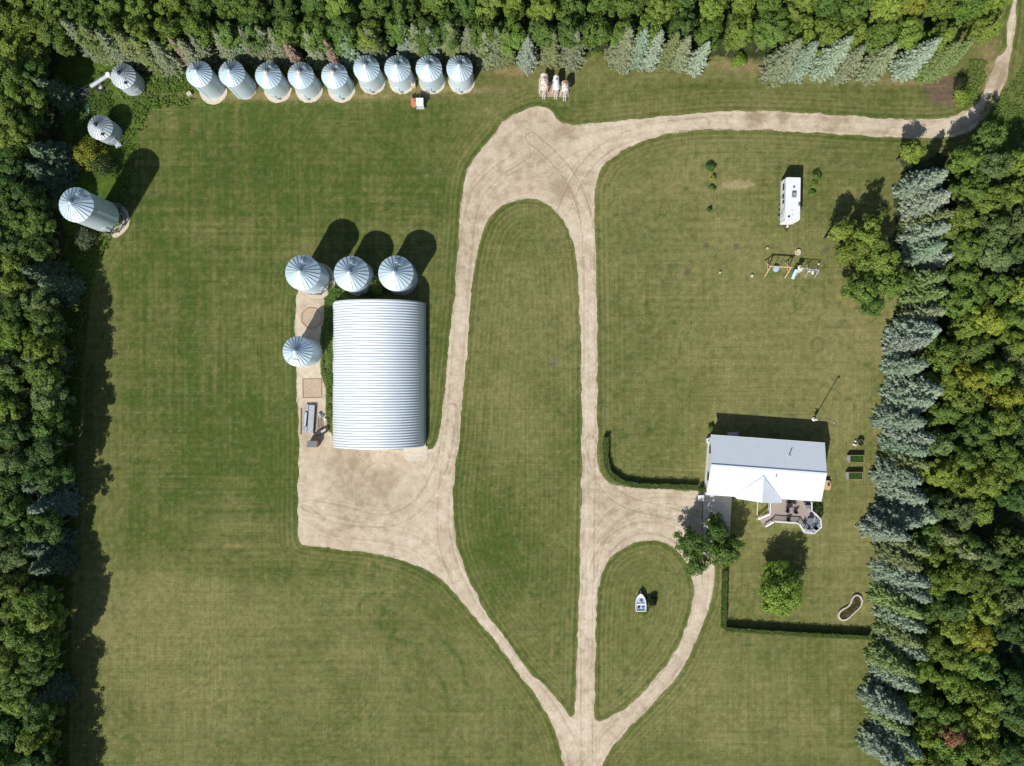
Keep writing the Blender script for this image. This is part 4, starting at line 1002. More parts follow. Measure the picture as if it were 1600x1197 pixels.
# ------------------------------------------------------------------ foliage meshes
def quads(P, Nn, sz, asp=1.0, U=None):
    """leaf quads at P with normals Nn, half-sizes sz; returns V,F"""
    n = len(P)
    if U is None:
        U = rng.normal(size=(n, 3))
    U = U-(U*Nn).sum(1, keepdims=True)*Nn; U /= np.linalg.norm(U, axis=1, keepdims=True)+1e-9
    W = np.cross(Nn, U); sz = np.asarray(sz).reshape(-1, 1)*np.ones((n, 1))
    # pointed, slightly folded leaf clump: 4 corners of a kite
    a = P-U*sz*asp; b = P+W*sz*.8+Nn*sz*.15; c = P+U*sz*asp; d = P-W*sz*.8-Nn*sz*.15
    V = np.stack([a, b, c, d], 1).reshape(-1, 3); F = np.arange(4*n).reshape(n, 4)
    return V, F
def unit(n):
    v = rng.normal(size=(n, 3)); return v/np.linalg.norm(v, axis=1, keepdims=True)
def crown_broad(R, z0, z1, clumps, per, cr, leaf, lobes=5, seed=0):
    global rng
    rng = np.random.default_rng(seed)
    zc = (z0+z1)/2; hz = (z1-z0)/2
    # big lobes define an uneven outline
    LC = []; 
    for i in range(lobes):
        a = 2*math.pi*i/lobes+rng.uniform(-.5, .5); r = R*rng.uniform(.30, .52); z = zc+hz*rng.uniform(-.55, .35)
        LC.append((r*math.cos(a), r*math.sin(a), z, R*rng.uniform(.48, .68)))
    LC.append((rng.uniform(-.15, .15)*R, rng.uniform(-.15, .15)*R, zc+hz*.42, R*.58)); LC.append((0, 0, zc-hz*.1, R*.6))
    LC = np.array(LC); w_ = LC[:, 3]**2; w_ /= w_.sum()
    Ps = []; Ns = []; Ss = []
    ci = rng.choice(len(LC), clumps, p=w_)
    for k in ci:
        d = unit(1)[0]; d[2] = abs(d[2])*1.0-.35*rng.random(); d /= np.linalg.norm(d)
        L = LC[k]; c = L[:3]+d*L[3]*np.array([1, 1, min(1.5, hz/R*1.0)])*rng.uniform(.72, 1.07)
        hd = math.hypot(c[0], c[1])
        if hd > R*.9: c[:2] *= R*.9/hd
        c[2] = min(max(c[2], z0), z1)
        rr = cr*rng.uniform(.65, 1.3); n = int(per*rng.uniform(.7, 1.3))
        q = unit(n)*rng.uniform(.35, 1.0, (n, 1))**.6*rr; q[:, 2] *= .6
        P = c+q; N_ = q/rr*.7+d*.8+rng.normal(size=(n, 3))*.42+np.array([0, 0, .45]); N_ /= np.linalg.norm(N_, axis=1, keepdims=True)
        Ps.append(P); Ns.append(N_); Ss.append(leaf*rng.uniform(.6, 1.3, n))
    n = clumps*per//6
    q = unit(n)*rng.uniform(.2, .8, (n, 1)); Ps.append(q*np.array([R*.8, R*.8, hz*.85])+np.array([0, 0, zc])); Ns.append(unit(n)); Ss.append(leaf*1.5*np.ones(n))
    V, F = quads(np.concatenate(Ps), np.concatenate(Ns), np.concatenate(Ss))
    return V, F
def crown_spruce(H, R, z0, seed, dens=1.0, droop=.35, dead=False):
    global rng
    rng = np.random.default_rng(seed)
    P = []; N_ = []; U = []; Sz = []
    z = z0
    lop = [rng.uniform(.85, 1.15) for _ in range(8)]
    while z < H-.15:
        f = (z-z0)/(H-z0); r = R*(1-f)**.68*rng.uniform(.88, 1.08)+.10
        nb = max(5, int((6+6*(1-f))*dens))
        a0 = rng.uniform(0, 6.28)
        for k in range(nb):
            a = a0+2*math.pi*k/nb+rng.uniform(-.3, .3); L = r*rng.uniform(.62, 1.16)*lop[int((a % 6.283)/6.2832*8) % 8]
            d = np.array([math.cos(a), math.sin(a), 0]); s = np.array([-math.sin(a), math.cos(a), 0])
            m = max(8, int(L*22*dens))
            t = rng.uniform(.12, 1.0, m)**.7
            dz = -droop*L*t+.42*L*np.clip(t-.5, 0, 1)**1.3
            sg = np.where(rng.random(m) < .5, -1, 1); side = sg*rng.uniform(0, 1, m)**1.3*(.24*L*np.sin(np.clip(t*1.05, 0, 1)*math.pi)**.7+.07)
            pos = d*(L*t)[:, None]+s*side[:, None]+np.array([0, 0, 1])*(z+dz+rng.uniform(-.07, .07, m)-np.abs(side)*.25)[:, None]
            u = d*.9+s*(sg*.55)[:, None]+rng.normal(size=(m, 3))*.18+np.array([0, 0, .10])
            nn = np.array([0, 0, 1.0])+d*.25+s*(sg*.45)[:, None]+rng.normal(size=(m, 3))*.25
            nn /= np.linalg.norm(nn, axis=1, keepdims=True)
            P.append(pos); U.append(u); N_.append(nn); Sz.append(rng.uniform(.065, .125, m))
        z += rng.uniform(.20, .34)
    m = 60; pos = np.stack([rng.normal(size=m)*.07, rng.normal(size=m)*.07, rng.uniform(H-.9, H+.1, m)], 1)
    P.append(pos); U.append(np.tile([0, 0, 1.], (m, 1))+rng.normal(size=(m, 3))*.3); nn = unit(m); N_.append(nn); Sz.append(np.full(m, .13))
    return quads(np.concatenate(P), np.concatenate(N_), np.concatenate(Sz), 1.9, np.concatenate(U))
def trunk_mb(H, r, lean=.0, limbs=0, seed=1):
    q = random.Random(seed); b = MB()
    pts = [(lean*t*t*H*.1+q.uniform(-.06, .06)*t, q.uniform(-.06, .06)*t, H*t) for t in (0, .15, .35, .6, .85, 1)]
    b.tube(pts, [r*1.25, r, r*.85, r*.62, r*.35, r*.1], 8)
    for k in range(limbs):
        t = q.uniform(.3, .75); a = q.uniform(0, 6.28); L = H*q.uniform(.12, .19); z = H*t
        b.tube([(0, 0, z), (math.cos(a)*L*.5, math.sin(a)*L*.5, z+L*.35), (math.cos(a)*L, math.sin(a)*L, z+L*.8)], [r*.45, r*.28, r*.08], 6)
    return b
BR = []; SP = []
def proto_tree(name, V, F, lm, H, r, limbs, seed, store):
    t = bpy.data.objects.new(name, None); t.empty_display_size = .5
    tr = trunk_mb(H, r, 0, limbs, seed).build('trunk', M['bark'])
    C.objects.unlink(tr); tr.parent = t
    me = np_mesh('crown', V, F, lm); cr = bpy.data.objects.new('crown', me); cr.parent = t
    store.append((t, tr, cr))
for i in range(6):   # mature broadleaf, unit height 11 m
    V, F = crown_broad(2.75, 1.8, 11, 115, 110, .52, .105, 5+i % 3, 100+i); proto_tree('broadleaf_tree', V, F, M['leaf'], 9.2, .2, 6, i, BR)
for i in range(5):
    V, F = crown_spruce(11, [2.5, 2.3, 2.7, 2.4, 2.55][i], .5, 200+i, 1.0, [.3, .42, .36, .25, .4][i]); proto_tree('spruce_tree', V, F, M['needle'], 10.8, .17, 0, i, SP)
def plant(store, i, x, y, sx, sz, rz, col, name, label, cat, group, name2=None):
    t0, tr0, cr0 = store[i % len(store)]
    t = t0.copy(); C.objects.link(t); t.name = name; t.location = (x, y, 0); t.scale = (sx, sx, sz); t.rotation_euler = (0, 0, rz)
    a = tr0.copy(); C.objects.link(a); a.parent = t; c = cr0.copy(); C.objects.link(c); c.parent = t
    c.color = (*col, 1); tag(t, label, cat, group); return t
def ordn(n):
    return '%d%s' % (n, 'th' if 10 <= n % 100 <= 20 else {1: 'st', 2: 'nd', 3: 'rd'}.get(n % 10, 'th'))
BLUE = (.255, .335, .235); BLUE2 = (.310, .385, .285); DBLUE = (.150, .220, .125); OLIVE = (.215, .255, .105); GREY = (.245, .285, .165); GREEN = (.130, .225, .050)
PINK = (.40, .30, .23); MID = (.175, .275, .055); YEL = (.33, .37, .05); DK = (.105, .195, .052); BR_ = (.230, .325, .060); LIME = (.28, .37, .065); SAGE=(.20,.275,.095)
def cname(c):
    return {BLUE: 'blue-green', BLUE2: 'silvery blue', DBLUE: 'dark blue-green', OLIVE: 'olive green', GREY: 'grey-green', GREEN: 'deep green', PINK: 'pinkish half-dead', MID: 'mid green', YEL: 'yellow-green', DK: 'dark green', BR_: 'bright green', LIME: 'light green', SAGE: 'sage green'}[c]
def jit(c, q, a=.12): 
    k = q.uniform(1-a, 1+a); return tuple(min(1, v*k*q.uniform(.96, 1.04)) for v in c)

q = random.Random(21)
# spruce row along the top (tip pixel x, tip y, height, colour, width)
top_sp = [(95,30,10,GREY,1),(125,40,9.5,OLIVE,1),(150,48,9,GREY,1),(178,50,9,OLIVE,.95),(205,60,8.5,OLIVE,.9),(232,62,8.5,GREY,.9),(262,58,8.5,PINK,.55),(278,62,8.5,GREY,.9),(297,55,8.5,GREY,.9),(335,50,8.5,GREY,.9),(352,48,8.5,BLUE,.8),(374,44,9,GREY,.95),(400,42,9,GREY,.95),(420,44,9,GREY,.85),(440,60,8,PINK,.6),
 (478,50,8.8,GREY,.95),(506,62,7.5,PINK,.5),(533,50,8.6,BLUE,1),(572,44,9,GREY,.95),(624,38,9,BLUE,.8),(644,38,9.2,GREY,.9),(668,44,9,BLUE,.85),(700,35,9.6,OLIVE,1),(730,42,9.2,GREY,.9),(757,50,8.6,GREY,.85),(775,44,9,GREY,.9),(793,50,8.6,OLIVE,.7),(825,58,8.2,BLUE2,.9),(866,52,8.4,OLIVE,.85),(902,50,9,GREY,1.05),
 (985,44,10,GREY,1),(1010,44,10,BLUE,.9),(1035,48,9.8,BLUE2,.85),(1060,50,9.6,OLIVE,.8),(1078,56,9,GREY,.8),(1108,66,8.4,BLUE2,.8),(1252,62,10.4,GREY,1.15),(1278,66,9.8,BLUE,1),(1331,58,10.6,BLUE2,1.1),(1352,72,9.4,GREY,.9),(1403,68,9.6,GREY,1),(1470,60,10.4,BLUE2,1.05),(1500,66,9.8,SAGE,.95),(1522,62,9.6,SAGE,1)]
for i, (x, y, H, c, wd) in enumerate(top_sp):
    p = at(x, y, H)
    plant(SP, q.randrange(5), p.x, p.y, wd*.93, H/11, q.uniform(0, 6.28), jit(c, q), 'spruce_tree', '%s spruce, %s from the left in the spruce row along the photo\'s top' % (cname(c), ordn(i+1)), 'spruce tree', 'spruces in the top row')
# spruce row along the right (tip pixel)
right_sp = [(1480,268,9.8,BLUE2,1.05),(1485,300,9.8,BLUE2,1.05),(1488,332,9,OLIVE,1),(1484,352,9.4,BLUE2,1),(1478,380,9,BLUE,.9),(1488,398,8,BLUE2,.7),(1478,430,9,SAGE,.9),(1480,455,9.4,SAGE,1),(1478,484,9.6,GREY,1),(1468,515,10,BLUE2,1.15),(1455,530,9.4,BLUE2,1),(1450,570,9.6,BLUE,.9),
 (1472,610,10.6,BLUE2,1.15),(1458,628,10,BLUE2,1),(1446,660,9.6,BLUE,1),(1458,688,10.2,BLUE2,1.1),(1450,706,9.8,BLUE,1),(1450,728,9.6,OLIVE,1),(1440,752,9.8,BLUE,1),(1448,782,10,BLUE,1),(1466,812,10.6,BLUE,1),(1440,820,9.8,BLUE,.95),(1420,842,10,BLUE,1),(1452,866,10.4,OLIVE,1.05),(1500,845,11,OLIVE,1.15),(1530,870,11,OLIVE,1.15),
 (1440,888,10,OLIVE,1),(1452,915,10.6,BLUE,1.1),(1455,938,10.6,BLUE,1.05),(1444,964,10.2,SAGE,1),(1446,986,10.2,BLUE,1),(1440,1010,10,SAGE,.95),(1449,1030,10.4,BLUE,1),(1430,1056,10,SAGE,1),(1437,1080,10.2,BLUE,1),(1424,1130,10,BLUE,1),(1420,1148,9.4,SAGE,.9),(1440,1185,10.4,BLUE,1.05),(1425,1210,10.4,BLUE,1.05)]
for i, (x, y, H, c, wd) in enumerate(right_sp):
    p = at(x, y, H)
    plant(SP, q.randrange(5), p.x, p.y, wd*1.1, H/11, q.uniform(0, 6.28), jit(c, q), 'spruce_tree', '%s spruce, %s from the top in the spruce row along the right woods' % (cname(c), ordn(i+1)), 'spruce tree', 'spruces in the right row')
# spruces scattered in the left woods
left_sp = [(40,225,9,DBLUE,1),(35,255,8.6,DBLUE,.9),(30,420,9,DBLUE,1),(55,440,9,DBLUE,.95),(35,560,9,DBLUE,.9),(30,765,9.4,DBLUE,1),(38,800,9.4,BLUE,1),(30,865,9.2,DBLUE,1),(40,895,9.2,DBLUE,1),(48,120,8.4,DBLUE,.85),(40,1110,9,DBLUE,.9)]
for i, (x, y, H, c, wd) in enumerate(left_sp):
    p = at(x, y, H)
    plant(SP, q.randrange(5), p.x, p.y, wd*1.15, H/11*.9, q.uniform(0, 6.28), jit(c, q), 'spruce_tree', '%s spruce, %s from the top among the leafy trees of the left woods' % (cname(c), ordn(i+1)), 'spruce tree', 'spruces in the left woods')

# broadleaf woods: bases in ground pixels
woods = []
taken = [at(x, y, H) for x, y, H, c, wd in left_sp]
def far_from(p, L, d): return all((p.x-t.x)**2+(p.y-t.y)**2 > d*d for t in L)
for rowi, bx in enumerate((106, 66, 26)):
    y = -40
    while y < 1290:
        x = bx+q.uniform(-9, 9)+(0 if rowi else (8 if y > 250 and y < 330 else 0))
        if rowi == 0 and (90 < y < 240 ): x -= 26
        if rowi == 0 and (240 <= y < 380): x -= 14
        p = at(x, y)
        if far_from(p, taken, 2.1):
            H = q.uniform(8.4, 10.2) if rowi == 0 else q.uniform(8.8, 10.6)
            c = q.choice([MID, MID, BR_, DK, GREEN, GREEN, SAGE, BR_])
            woods.append(('left', rowi, p, H, c, q.uniform(.92, 1.14)))
        y += q.uniform(31, 41)
for rowi, by in enumerate((82, 44, 6)):
    x = 130 if rowi < 2 else 90
    while x < [1470, 1482, 1495][rowi]:
        y = by+q.uniform(-7, 7)
        p = at(x, y)
        H = q.uniform(8.6, 10.2) if rowi == 0 else q.uniform(9.5, 11.3)
        c = q.choice([MID, MID, GREEN, BR_, GREEN, MID]) if x < 1050 else q.choice([MID, BR_, BR_, YEL if x > 1350 else LIME, MID, GREEN])
        woods.append(('top', rowi, p, H, c, q.uniform(.82, 1.05)))
        x += q.uniform(36, 48)
for rowi, bx in enumerate((1442, 1478, 1516, 1556, 1596)):
    y = [270, 240, 280, 310, 250][rowi]
    while y < 1250:
        x = bx+q.uniform(-9, 9)-max(0, min(34, (y-600)*.1))+(22 if y < 540 and rowi < 3 else 0)
        p = at(x, y)
        if (395 < y < 440 and rowi == 2) or (rowi > 1 and y > 560 and q.random() < .11): y += 30; continue
        H = q.uniform(8.4, 10.0) if rowi < 1 else q.uniform(9.2, 11.5)
        c = q.choice([MID, BR_, LIME, BR_, SAGE, YEL if rowi in (1, 2) and (y > 950 or 350 < y < 700) else MID, GREEN]) if rowi < 3 else q.choice([DK, GREEN, MID, SAGE, DK])
        woods.append(('right', rowi, p, H, c, q.uniform(.82, 1.08)))
        y += q.uniform(35, 47)
for x, y in ((1502,72),(1512,36),(1514,2)):
    woods.append(('top', 0 if y > 60 else 1 if y > 20 else 2, at(x, y), 8.8, q.choice([LIME, BR_]), .9))
for x, y in ((1624,25),(1626,65),(1626,110),(1628,150)):
    woods.append(('right', 5, at(x, y), q.uniform(8, 9), MID, .85))
bn = {'left': ['lawn-side row', 'middle row', 'outer row'], 'top': ['front row', 'middle row', 'back row'], 'right': ['row behind the spruces', 'second leafy row', 'third leafy row', 'fourth leafy row', 'far right row', 'group beside the track']}
cnt = {}
for side, r, p, H, c, wd in woods:
    k = (side, r); cnt[k] = cnt.get(k, 0)+1
    frm = 'from the left' if side == 'top' else 'from the top'
    plant(BR, q.randrange(6), p.x, p.y, wd, H/11, q.uniform(0, 6.28), jit(c, q, .15), 'broadleaf_tree', '%s leafy tree, %s %s, %s of the %s woods' % (cname(c), ordn(cnt[k]), frm, bn[side][r], side), 'tree', 'leafy trees of the %s woods' % side)

# ------------------------------------------------------------------ single trees
def own_tree(px, py, zc, R, H, col, label, seed, z0=.8, clumps=70, per=90, cr=.56, leaf=.122, name='broadleaf_tree'):
    p = at(px, py, zc); V, F = crown_broad(R, z0, H, clumps, per, cr, leaf, 6, seed)
    t = thing(name, (p.x, p.y, 0), label, 'tree'); 
    trunk_o = trunk_mb(H*.8, .16+R*.02, 0, 6, seed); me_o = trunk_o.build('trunk', M['bark']); me_o.parent = t
    me = np_mesh('crown', V, F, M['leaf']); c = bpy.data.objects.new('crown', me); C.objects.link(c); c.parent = t; c.color = (*col, 1)
    return t
own_tree(1220, 922, 4.6, 4.3, 7.2, (.27,.40,.07), 'round light green tree alone on the lawn below the deck', 301, .9, 230, 85, .55, .12)
own_tree(1080, 850, 3.8, 2.6, 6.2, GREEN, 'dark leafy tree over the gravel left of the concrete pad', 302, clumps=85)
own_tree(1121, 825, 3.8, 2.1, 5.6, (.115,.20,.045), 'small leafy tree overhanging the concrete pad, topmost of the driveway trees', 303, clumps=70)
own_tree(1131, 857, 4.0, 3.1, 6.6, (.15,.25,.05), 'largest of the leafy trees clustered over the driveway by the house', 304, clumps=115)
own_tree(1090, 884, 3.2, 1.8, 5.0, GREEN, 'smallest leafy tree over the drive, lowest of the driveway cluster', 305, clumps=55)
own_tree(1352, 368, 5.5, 2.8, 10.2, BR_, 'bright green tree, uppermost of the big cluster beside the right spruces', 306, clumps=85)
own_tree(1312, 362, 5.2, 1.7, 8.6, LIME, 'light green slim tree at the cluster\'s left tip near the play set', 307, clumps=45)
own_tree(1330, 392, 4.8, 2.3, 7.6, (.22,.28,.05), 'yellowish green tree just right of the metal play set', 308, clumps=70)
own_tree(1372, 405, 5.2, 2.9, 8.4, BR_, 'broad bright green tree in the middle of the lawn-side cluster', 309, clumps=90)
own_tree(1395, 440, 5.2, 2.9, 8.6, MID, 'mid green tree against the right spruces, lower right of the cluster', 310, clumps=85)
own_tree(1345, 450, 4.6, 2.6, 7.0, MID, 'mid green tree at the cluster\'s lower left above the dry lawn', 311, clumps=80)
own_tree(1365, 480, 3.6, 1.9, 5.8, GREEN, 'deep green low tree at the bottom of the lawn-side cluster', 312, clumps=50)
own_tree(1427, 236, 4.5, 1.7, 6.5, LIME, 'small light green tree at the top of the right tree belt', 313, clumps=45)

own_tree(1497, 1155, 9.0, 1.6, 10.2, (.36,.20,.11), 'small rusty brown treetop among the green crowns of the lower right woods', 314, 5.0, 36)
# shrubs
def shrub(px, py, R, H, col, label, seed, n=26, per=70, name='shrub', cat='shrub', grp=None, leaf=.07):
    p = at(px, py); V, F = crown_broad(R, .08, H, n, per, R*.38, leaf, 4, seed)
    t = thing(name, (p.x, p.y, 0), label, cat, grp)
    trunk_mb(H*.6, .05, 0, 3, seed).build('stem', M['bark']).parent = t
    me = np_mesh('foliage', V, F, M['leaf']); c = bpy.data.objects.new('foliage', me); C.objects.link(c); c.parent = t; c.color = (*col, 1)
shrub(151, 246, 2.3, 3.6, (.30,.32,.04), 'yellow-green bush between the two lower left bins', 401, 60, 90, leaf=.11)
shrub(170, 262, 2.0, 3.0, (.09,.14,.045), 'dark green bush just right of the yellow-green one', 402, 50, 80, leaf=.11)
shrub(140, 375, 1.8, 2.4, (.15,.19,.10), 'sage green bush below the tall hopper bin on the woods\' edge', 403, 40, 80, leaf=.10)
shrub(588, 447, 1.55, 2.6, (.20,.28,.06), 'leafy bush growing between two wide bins above the shed', 404, 46, 80, leaf=.09)
shrub(1109, 262, .75, .9, DK, 'small round dark shrub at the top of the short shrub line', 405, grp='small shrubs left of the bare patch')
shrub(1113, 280, .45, .7, LIME, 'spindly light shrub, second down in the short shrub line', 406, grp='small shrubs left of the bare patch')
shrub(1112, 295, .5, .6, MID, 'low green shrub, third down in the short shrub line', 407, grp='small shrubs left of the bare patch')
shrub(1107, 329, .42, .7, DK, 'tiny dark shrub at the bottom of the short shrub line', 408, grp='small shrubs left of the bare patch')
shrub(1274, 277, .8, 1.2, MID, 'bushy plant at the top of the row right of the trailer', 409, grp='plants right of the trailer')
shrub(1271, 290, .6, .8, BR_, 'light green plant in the middle of the row right of the trailer', 410, grp='plants right of the trailer')
shrub(1268, 303, .5, .6, MID, 'low plant at the bottom of the row right of the trailer', 411, grp='plants right of the trailer')
shrub(1498, 132, 1.3, 1.8, (.05,.06,.025), 'dark scraggly bush on the burnt patch', 412, 36, 60, leaf=.08)
shrub(1497, 152, 1.5, 1.6, LIME, 'light green bush at the lower edge of the burnt patch', 413, 36, 70, leaf=.09)
shrub(1153, 98, 1.1, 1.2, (.22,.36,.045), 'bright lime bush at the foot of the top woods', 414, 30, 70, leaf=.09)
shrub(1369, 1088, 1.3, 1.6, (.20,.32,.045), 'bright green bush between spruces at the lower right lawn edge', 415, 30, 70, leaf=.09)
shrub(1005, 958, .85, .7, LIME, 'light green plants growing at the stern of the white boat', 416, leaf=.06)
shrub(1017.5, 938, .85, 1.0, (.022,.045,.015), 'dark leafy clump standing in for the shadow right of the white boat', 417, 40, 80, leaf=.06)  # added clump, coloured near black in place of the boat's shadow
shrub(1216, 797, .8, .7, (.10,.19,.03), 'bright green plants in the bed between house and deck stairs', 418, leaf=.06)
shrub(1094, 764, .55, 1.3, DK, 'dark shrub at the house end of the curved hedge', 420, leaf=.06)
shrub(1276, 792, .9, .8, DK, 'dark bush between the deck railing and the house\'s right end', 421, leaf=.06)
shrub(1110, 668, .5, .8, MID, 'small green shrub at the house\'s upper left corner', 422, leaf=.06)

# ------------------------------------------------------------------ hedges
def hedge(line, w_, h, col, label, seed):
    global rng
    rng = np.random.default_rng(seed)
    pts = resample(smooth_poly(line, 2, False) if len(line) > 3 else line, 3, False); W_ = [at(x, y) for x, y in pts]
    c = W_[len(W_)//2]
    t = thing('hedge', (c.x, c.y, 0), label, 'hedge')
    Ps, Ns, Ss = [], [], []
    for i in range(len(W_)-1):
        a, b = W_[i], W_[i+1]; d = (b-a); L = d.length; d.normalize(); n = Vector((-d.y, d.x, 0))
        k = int(L*230)
        f = rng.random(k); s = rng.uniform(-1, 1, k); z = rng.random(k)**.5
        edge = rng.random(k) < .45; s = np.where(edge, np.sign(s)*rng.uniform(.85, 1.08, k), s); z = np.where(edge, rng.random(k), 1-.06*rng.random(k))
        hh = h*(1+.06*math.sin(i*.9)+.04*math.sin(i*2.3)); s = s*(1+.12*math.sin(i*.7+seed)+.08*math.sin(i*1.9))
        P = np.outer(f, np.array(b)-np.array(a))+np.array(a)+np.outer(s*w_/2, np.array(n))+np.outer(z*hh, [0, 0, 1])
        Nn = np.outer(np.where(edge, s, 0), np.array(n))+np.outer(np.where(edge, .2, 1), [0, 0, 1])+rng.normal(size=(k, 3))*.35
        Nn /= np.linalg.norm(Nn, axis=1, keepdims=True); Ps.append(P); Ns.append(Nn); Ss.append(rng.uniform(.05, .09, k))
    V, F = quads(np.concatenate(Ps), np.concatenate(Ns), np.concatenate(Ss))
    V = V-np.array([c.x, c.y, 0]); me = np_mesh('foliage', V, F, M['leaf']); o = bpy.data.objects.new('foliage', me); C.objects.link(o); o.parent = t; o.color = (*col, 1)
    b = MB()
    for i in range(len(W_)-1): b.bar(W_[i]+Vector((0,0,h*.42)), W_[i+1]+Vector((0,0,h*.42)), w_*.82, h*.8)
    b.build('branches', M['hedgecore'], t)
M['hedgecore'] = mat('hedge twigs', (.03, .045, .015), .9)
hedge([(946,682),(945,710),(948,735),(965,750),(990,758),(1040,759),(1088,760.5)], .85, 1.0, (.13,.20,.04), 'curved clipped hedge between the drive and the lawn left of the house', 501)
hedge([(1131,890),(1129,980)], .7, 1.0, (.13,.20,.04), 'straight clipped hedge running down beside the curved drive', 502)
hedge([(1132,980),(1245,987.5),(1356,993)], .7, 1.25, (.13,.20,.04), 'long straight clipped hedge along the bottom of the house lawn', 503)

# ------------------------------------------------------------------ garden beds and planters
def rows_plants(name, cx, cy, w_, d_, z, col, parent, seed, n=260):
    global rng
    rng = np.random.default_rng(seed)
    P = np.stack([cx+rng.uniform(-w_/2, w_/2, n), cy+rng.uniform(-d_/2, d_/2, n), z+rng.uniform(0, .12, n)], 1)
    Nn = rng.normal(size=(n, 3))*.5+np.array([0, 0, 1]); Nn /= np.linalg.norm(Nn, axis=1, keepdims=True)
    V, F = quads(P, Nn, rng.uniform(.04, .08, n)); V = V-np.array(rootloc(parent))
    me = np_mesh(name, V, F, M['leaf']); o = bpy.data.objects.new(name, me); C.objects.link(o); o.parent = parent; o.color = (*col, 1)
for px, py, l in ((1338.5,717,'upper green raised planter box right of the house'),(1336.5,743.5,'lower green raised planter box right of the house')):
    p = at(px, py, .7); t = thing('planter_box', (p.x, p.y, 0), l, 'planter', 'green planter boxes')
    b = MB(); W_, D_ = 2.35, 1.15
    for s in (-1, 1):
        b.box((p.x, p.y+s*D_/2, .45), (W_, .08, .75)); b.box((p.x+s*(W_/2-.04), p.y, .45), (.08, D_-.08, .75))
    b.build('box', M['woodold'], t)
    MB().box((p.x-W_/2-.12, p.y, .5), (.12, D_, .7)).build('side_panel', M['greyl'], t)
    MB().box((p.x, p.y, .62), (W_-.16, D_-.16, .1)).build('soil', M['soil'], t)
    rows_plants('seedlings', p.x, p.y, W_-.2, D_-.2, .72, (.09, .20, .03), t, int(px), 900)
    for sx in (-1, 1):
        for sy in (-1, 1): MB().box((p.x+sx*(W_/2-.1), p.y+sy*(D_/2-.1), .05), (.09, .09, .1)).build('leg', M['woodold'], t)
p = at(1341, 691.5); t = thing('garden_tub', (p.x, p.y, 0), 'round tub of plants with white ornaments above the green planters', 'planter')
MB().lathe([(.45, 0), (.55, .7), (.5, .7), (.48, .6)], (p.x+.1, p.y, 0), 20).build('tub', M['woodold'], t, True); MB().lathe([(.48, .55), (.48, .6)], (p.x+.1, p.y, 0), 20).build('soil', M['soil'], t)
rows_plants('plants', p.x+.1, p.y, .8, .8, .65, (.10, .16, .03), t, 9, 200)
for k, (dx, dy) in enumerate(((-.85, -.25), (-.6, .25), (-.55, -.4))):
    o = thing('garden_ornament', (p.x+dx, p.y+dy, 0), ['small white ornament, left of the plant tub','small white ornament at the tub\'s upper left','small white ornament at the tub\'s lower left'][k], 'ornament', 'white ornaments by the tub')
    MB().lathe([(.14, 0), (.16, .15), (.09, .3), (.12, .42), (.03, .5)], (p.x+dx, p.y+dy, 0), 12).build('figure', M['white'], o, True)
# peanut-shaped flower bed
def bed():
    pts = [(1334,930),(1340,929),(1345,934),(1346,941),(1342,949),(1334,956),(1326,964),(1320,968),(1313,968),(1309,963),(1310,956),(1316,951),(1323,948),(1328,942),(1330,935)]
    pts = smooth_poly(pts, 2); c = at(1328, 949)
    t = thing('flower_bed', (c.x, c.y, 0), 'peanut-shaped flower bed with pale stone edging near the right woods', 'flower bed')
    W_ = [at(x, y) for x, y in pts]; MB().prism([(v.x, v.y) for v in W_], 0, .16).build('soil', M['soil'], t)
    n = len(W_); b = MB(); L = resample([(v.x, v.y) for v in W_], .24); q = random.Random(3)
    for i in range(len(L)):
        a, e = L[i], L[(i+1) % len(L)]; ang = math.atan2(e[1]-a[1], e[0]-a[0]); b.box((a[0], a[1], .17), (.215, .22*q.uniform(.9, 1.2), .34*q.uniform(.9, 1.1)), ang, .9)
    b.build('stone_edging', M['stone'], t)
    for k, (x, y, cc) in enumerate(((1338,938,(.20,.17,.03)),(1332,948,(.13,.15,.03)),(1324,956,(.22,.16,.04)),(1316,961,(.12,.16,.03)),(1339,944,(.1,.15,.03)),(1328,953,(.1,.13,.03)))):
        w0 = at(x, y); rows_plants('plants', w0.x, w0.y, .8, .8, .2, cc, t, 60+k, 150)
bed()
# stone ring bed beside the deck stairs
t = thing('bed_edging', at(1184, 800), 'thin pale curved edging round the plants beside the deck stairs', 'edging')
L = [at(x, y) for x, y in smooth_poly([(1183.8,784),(1183,796),(1182.5,803),(1186,809.5)], 2, False)]
b = MB()
for i in range(len(L)-1): b.bar(L[i]+Vector((0,0,.08)), L[i+1]+Vector((0,0,.08)), .14, .16)
b.build('kerb', M['stone'], t)
t = thing('bed_edging', at(1286, 800), 'thin dark curved edging on the lawn right of the deck', 'edging')
L = [at(x, y) for x, y in smooth_poly([(1281,784),(1285.5,790),(1286,797),(1284,805)], 2, False)]; b = MB()
for i in range(len(L)-1): b.bar(L[i]+Vector((0,0,.05)), L[i+1]+Vector((0,0,.05)), .09, .10)
b.build('kerb', M['black'], t)

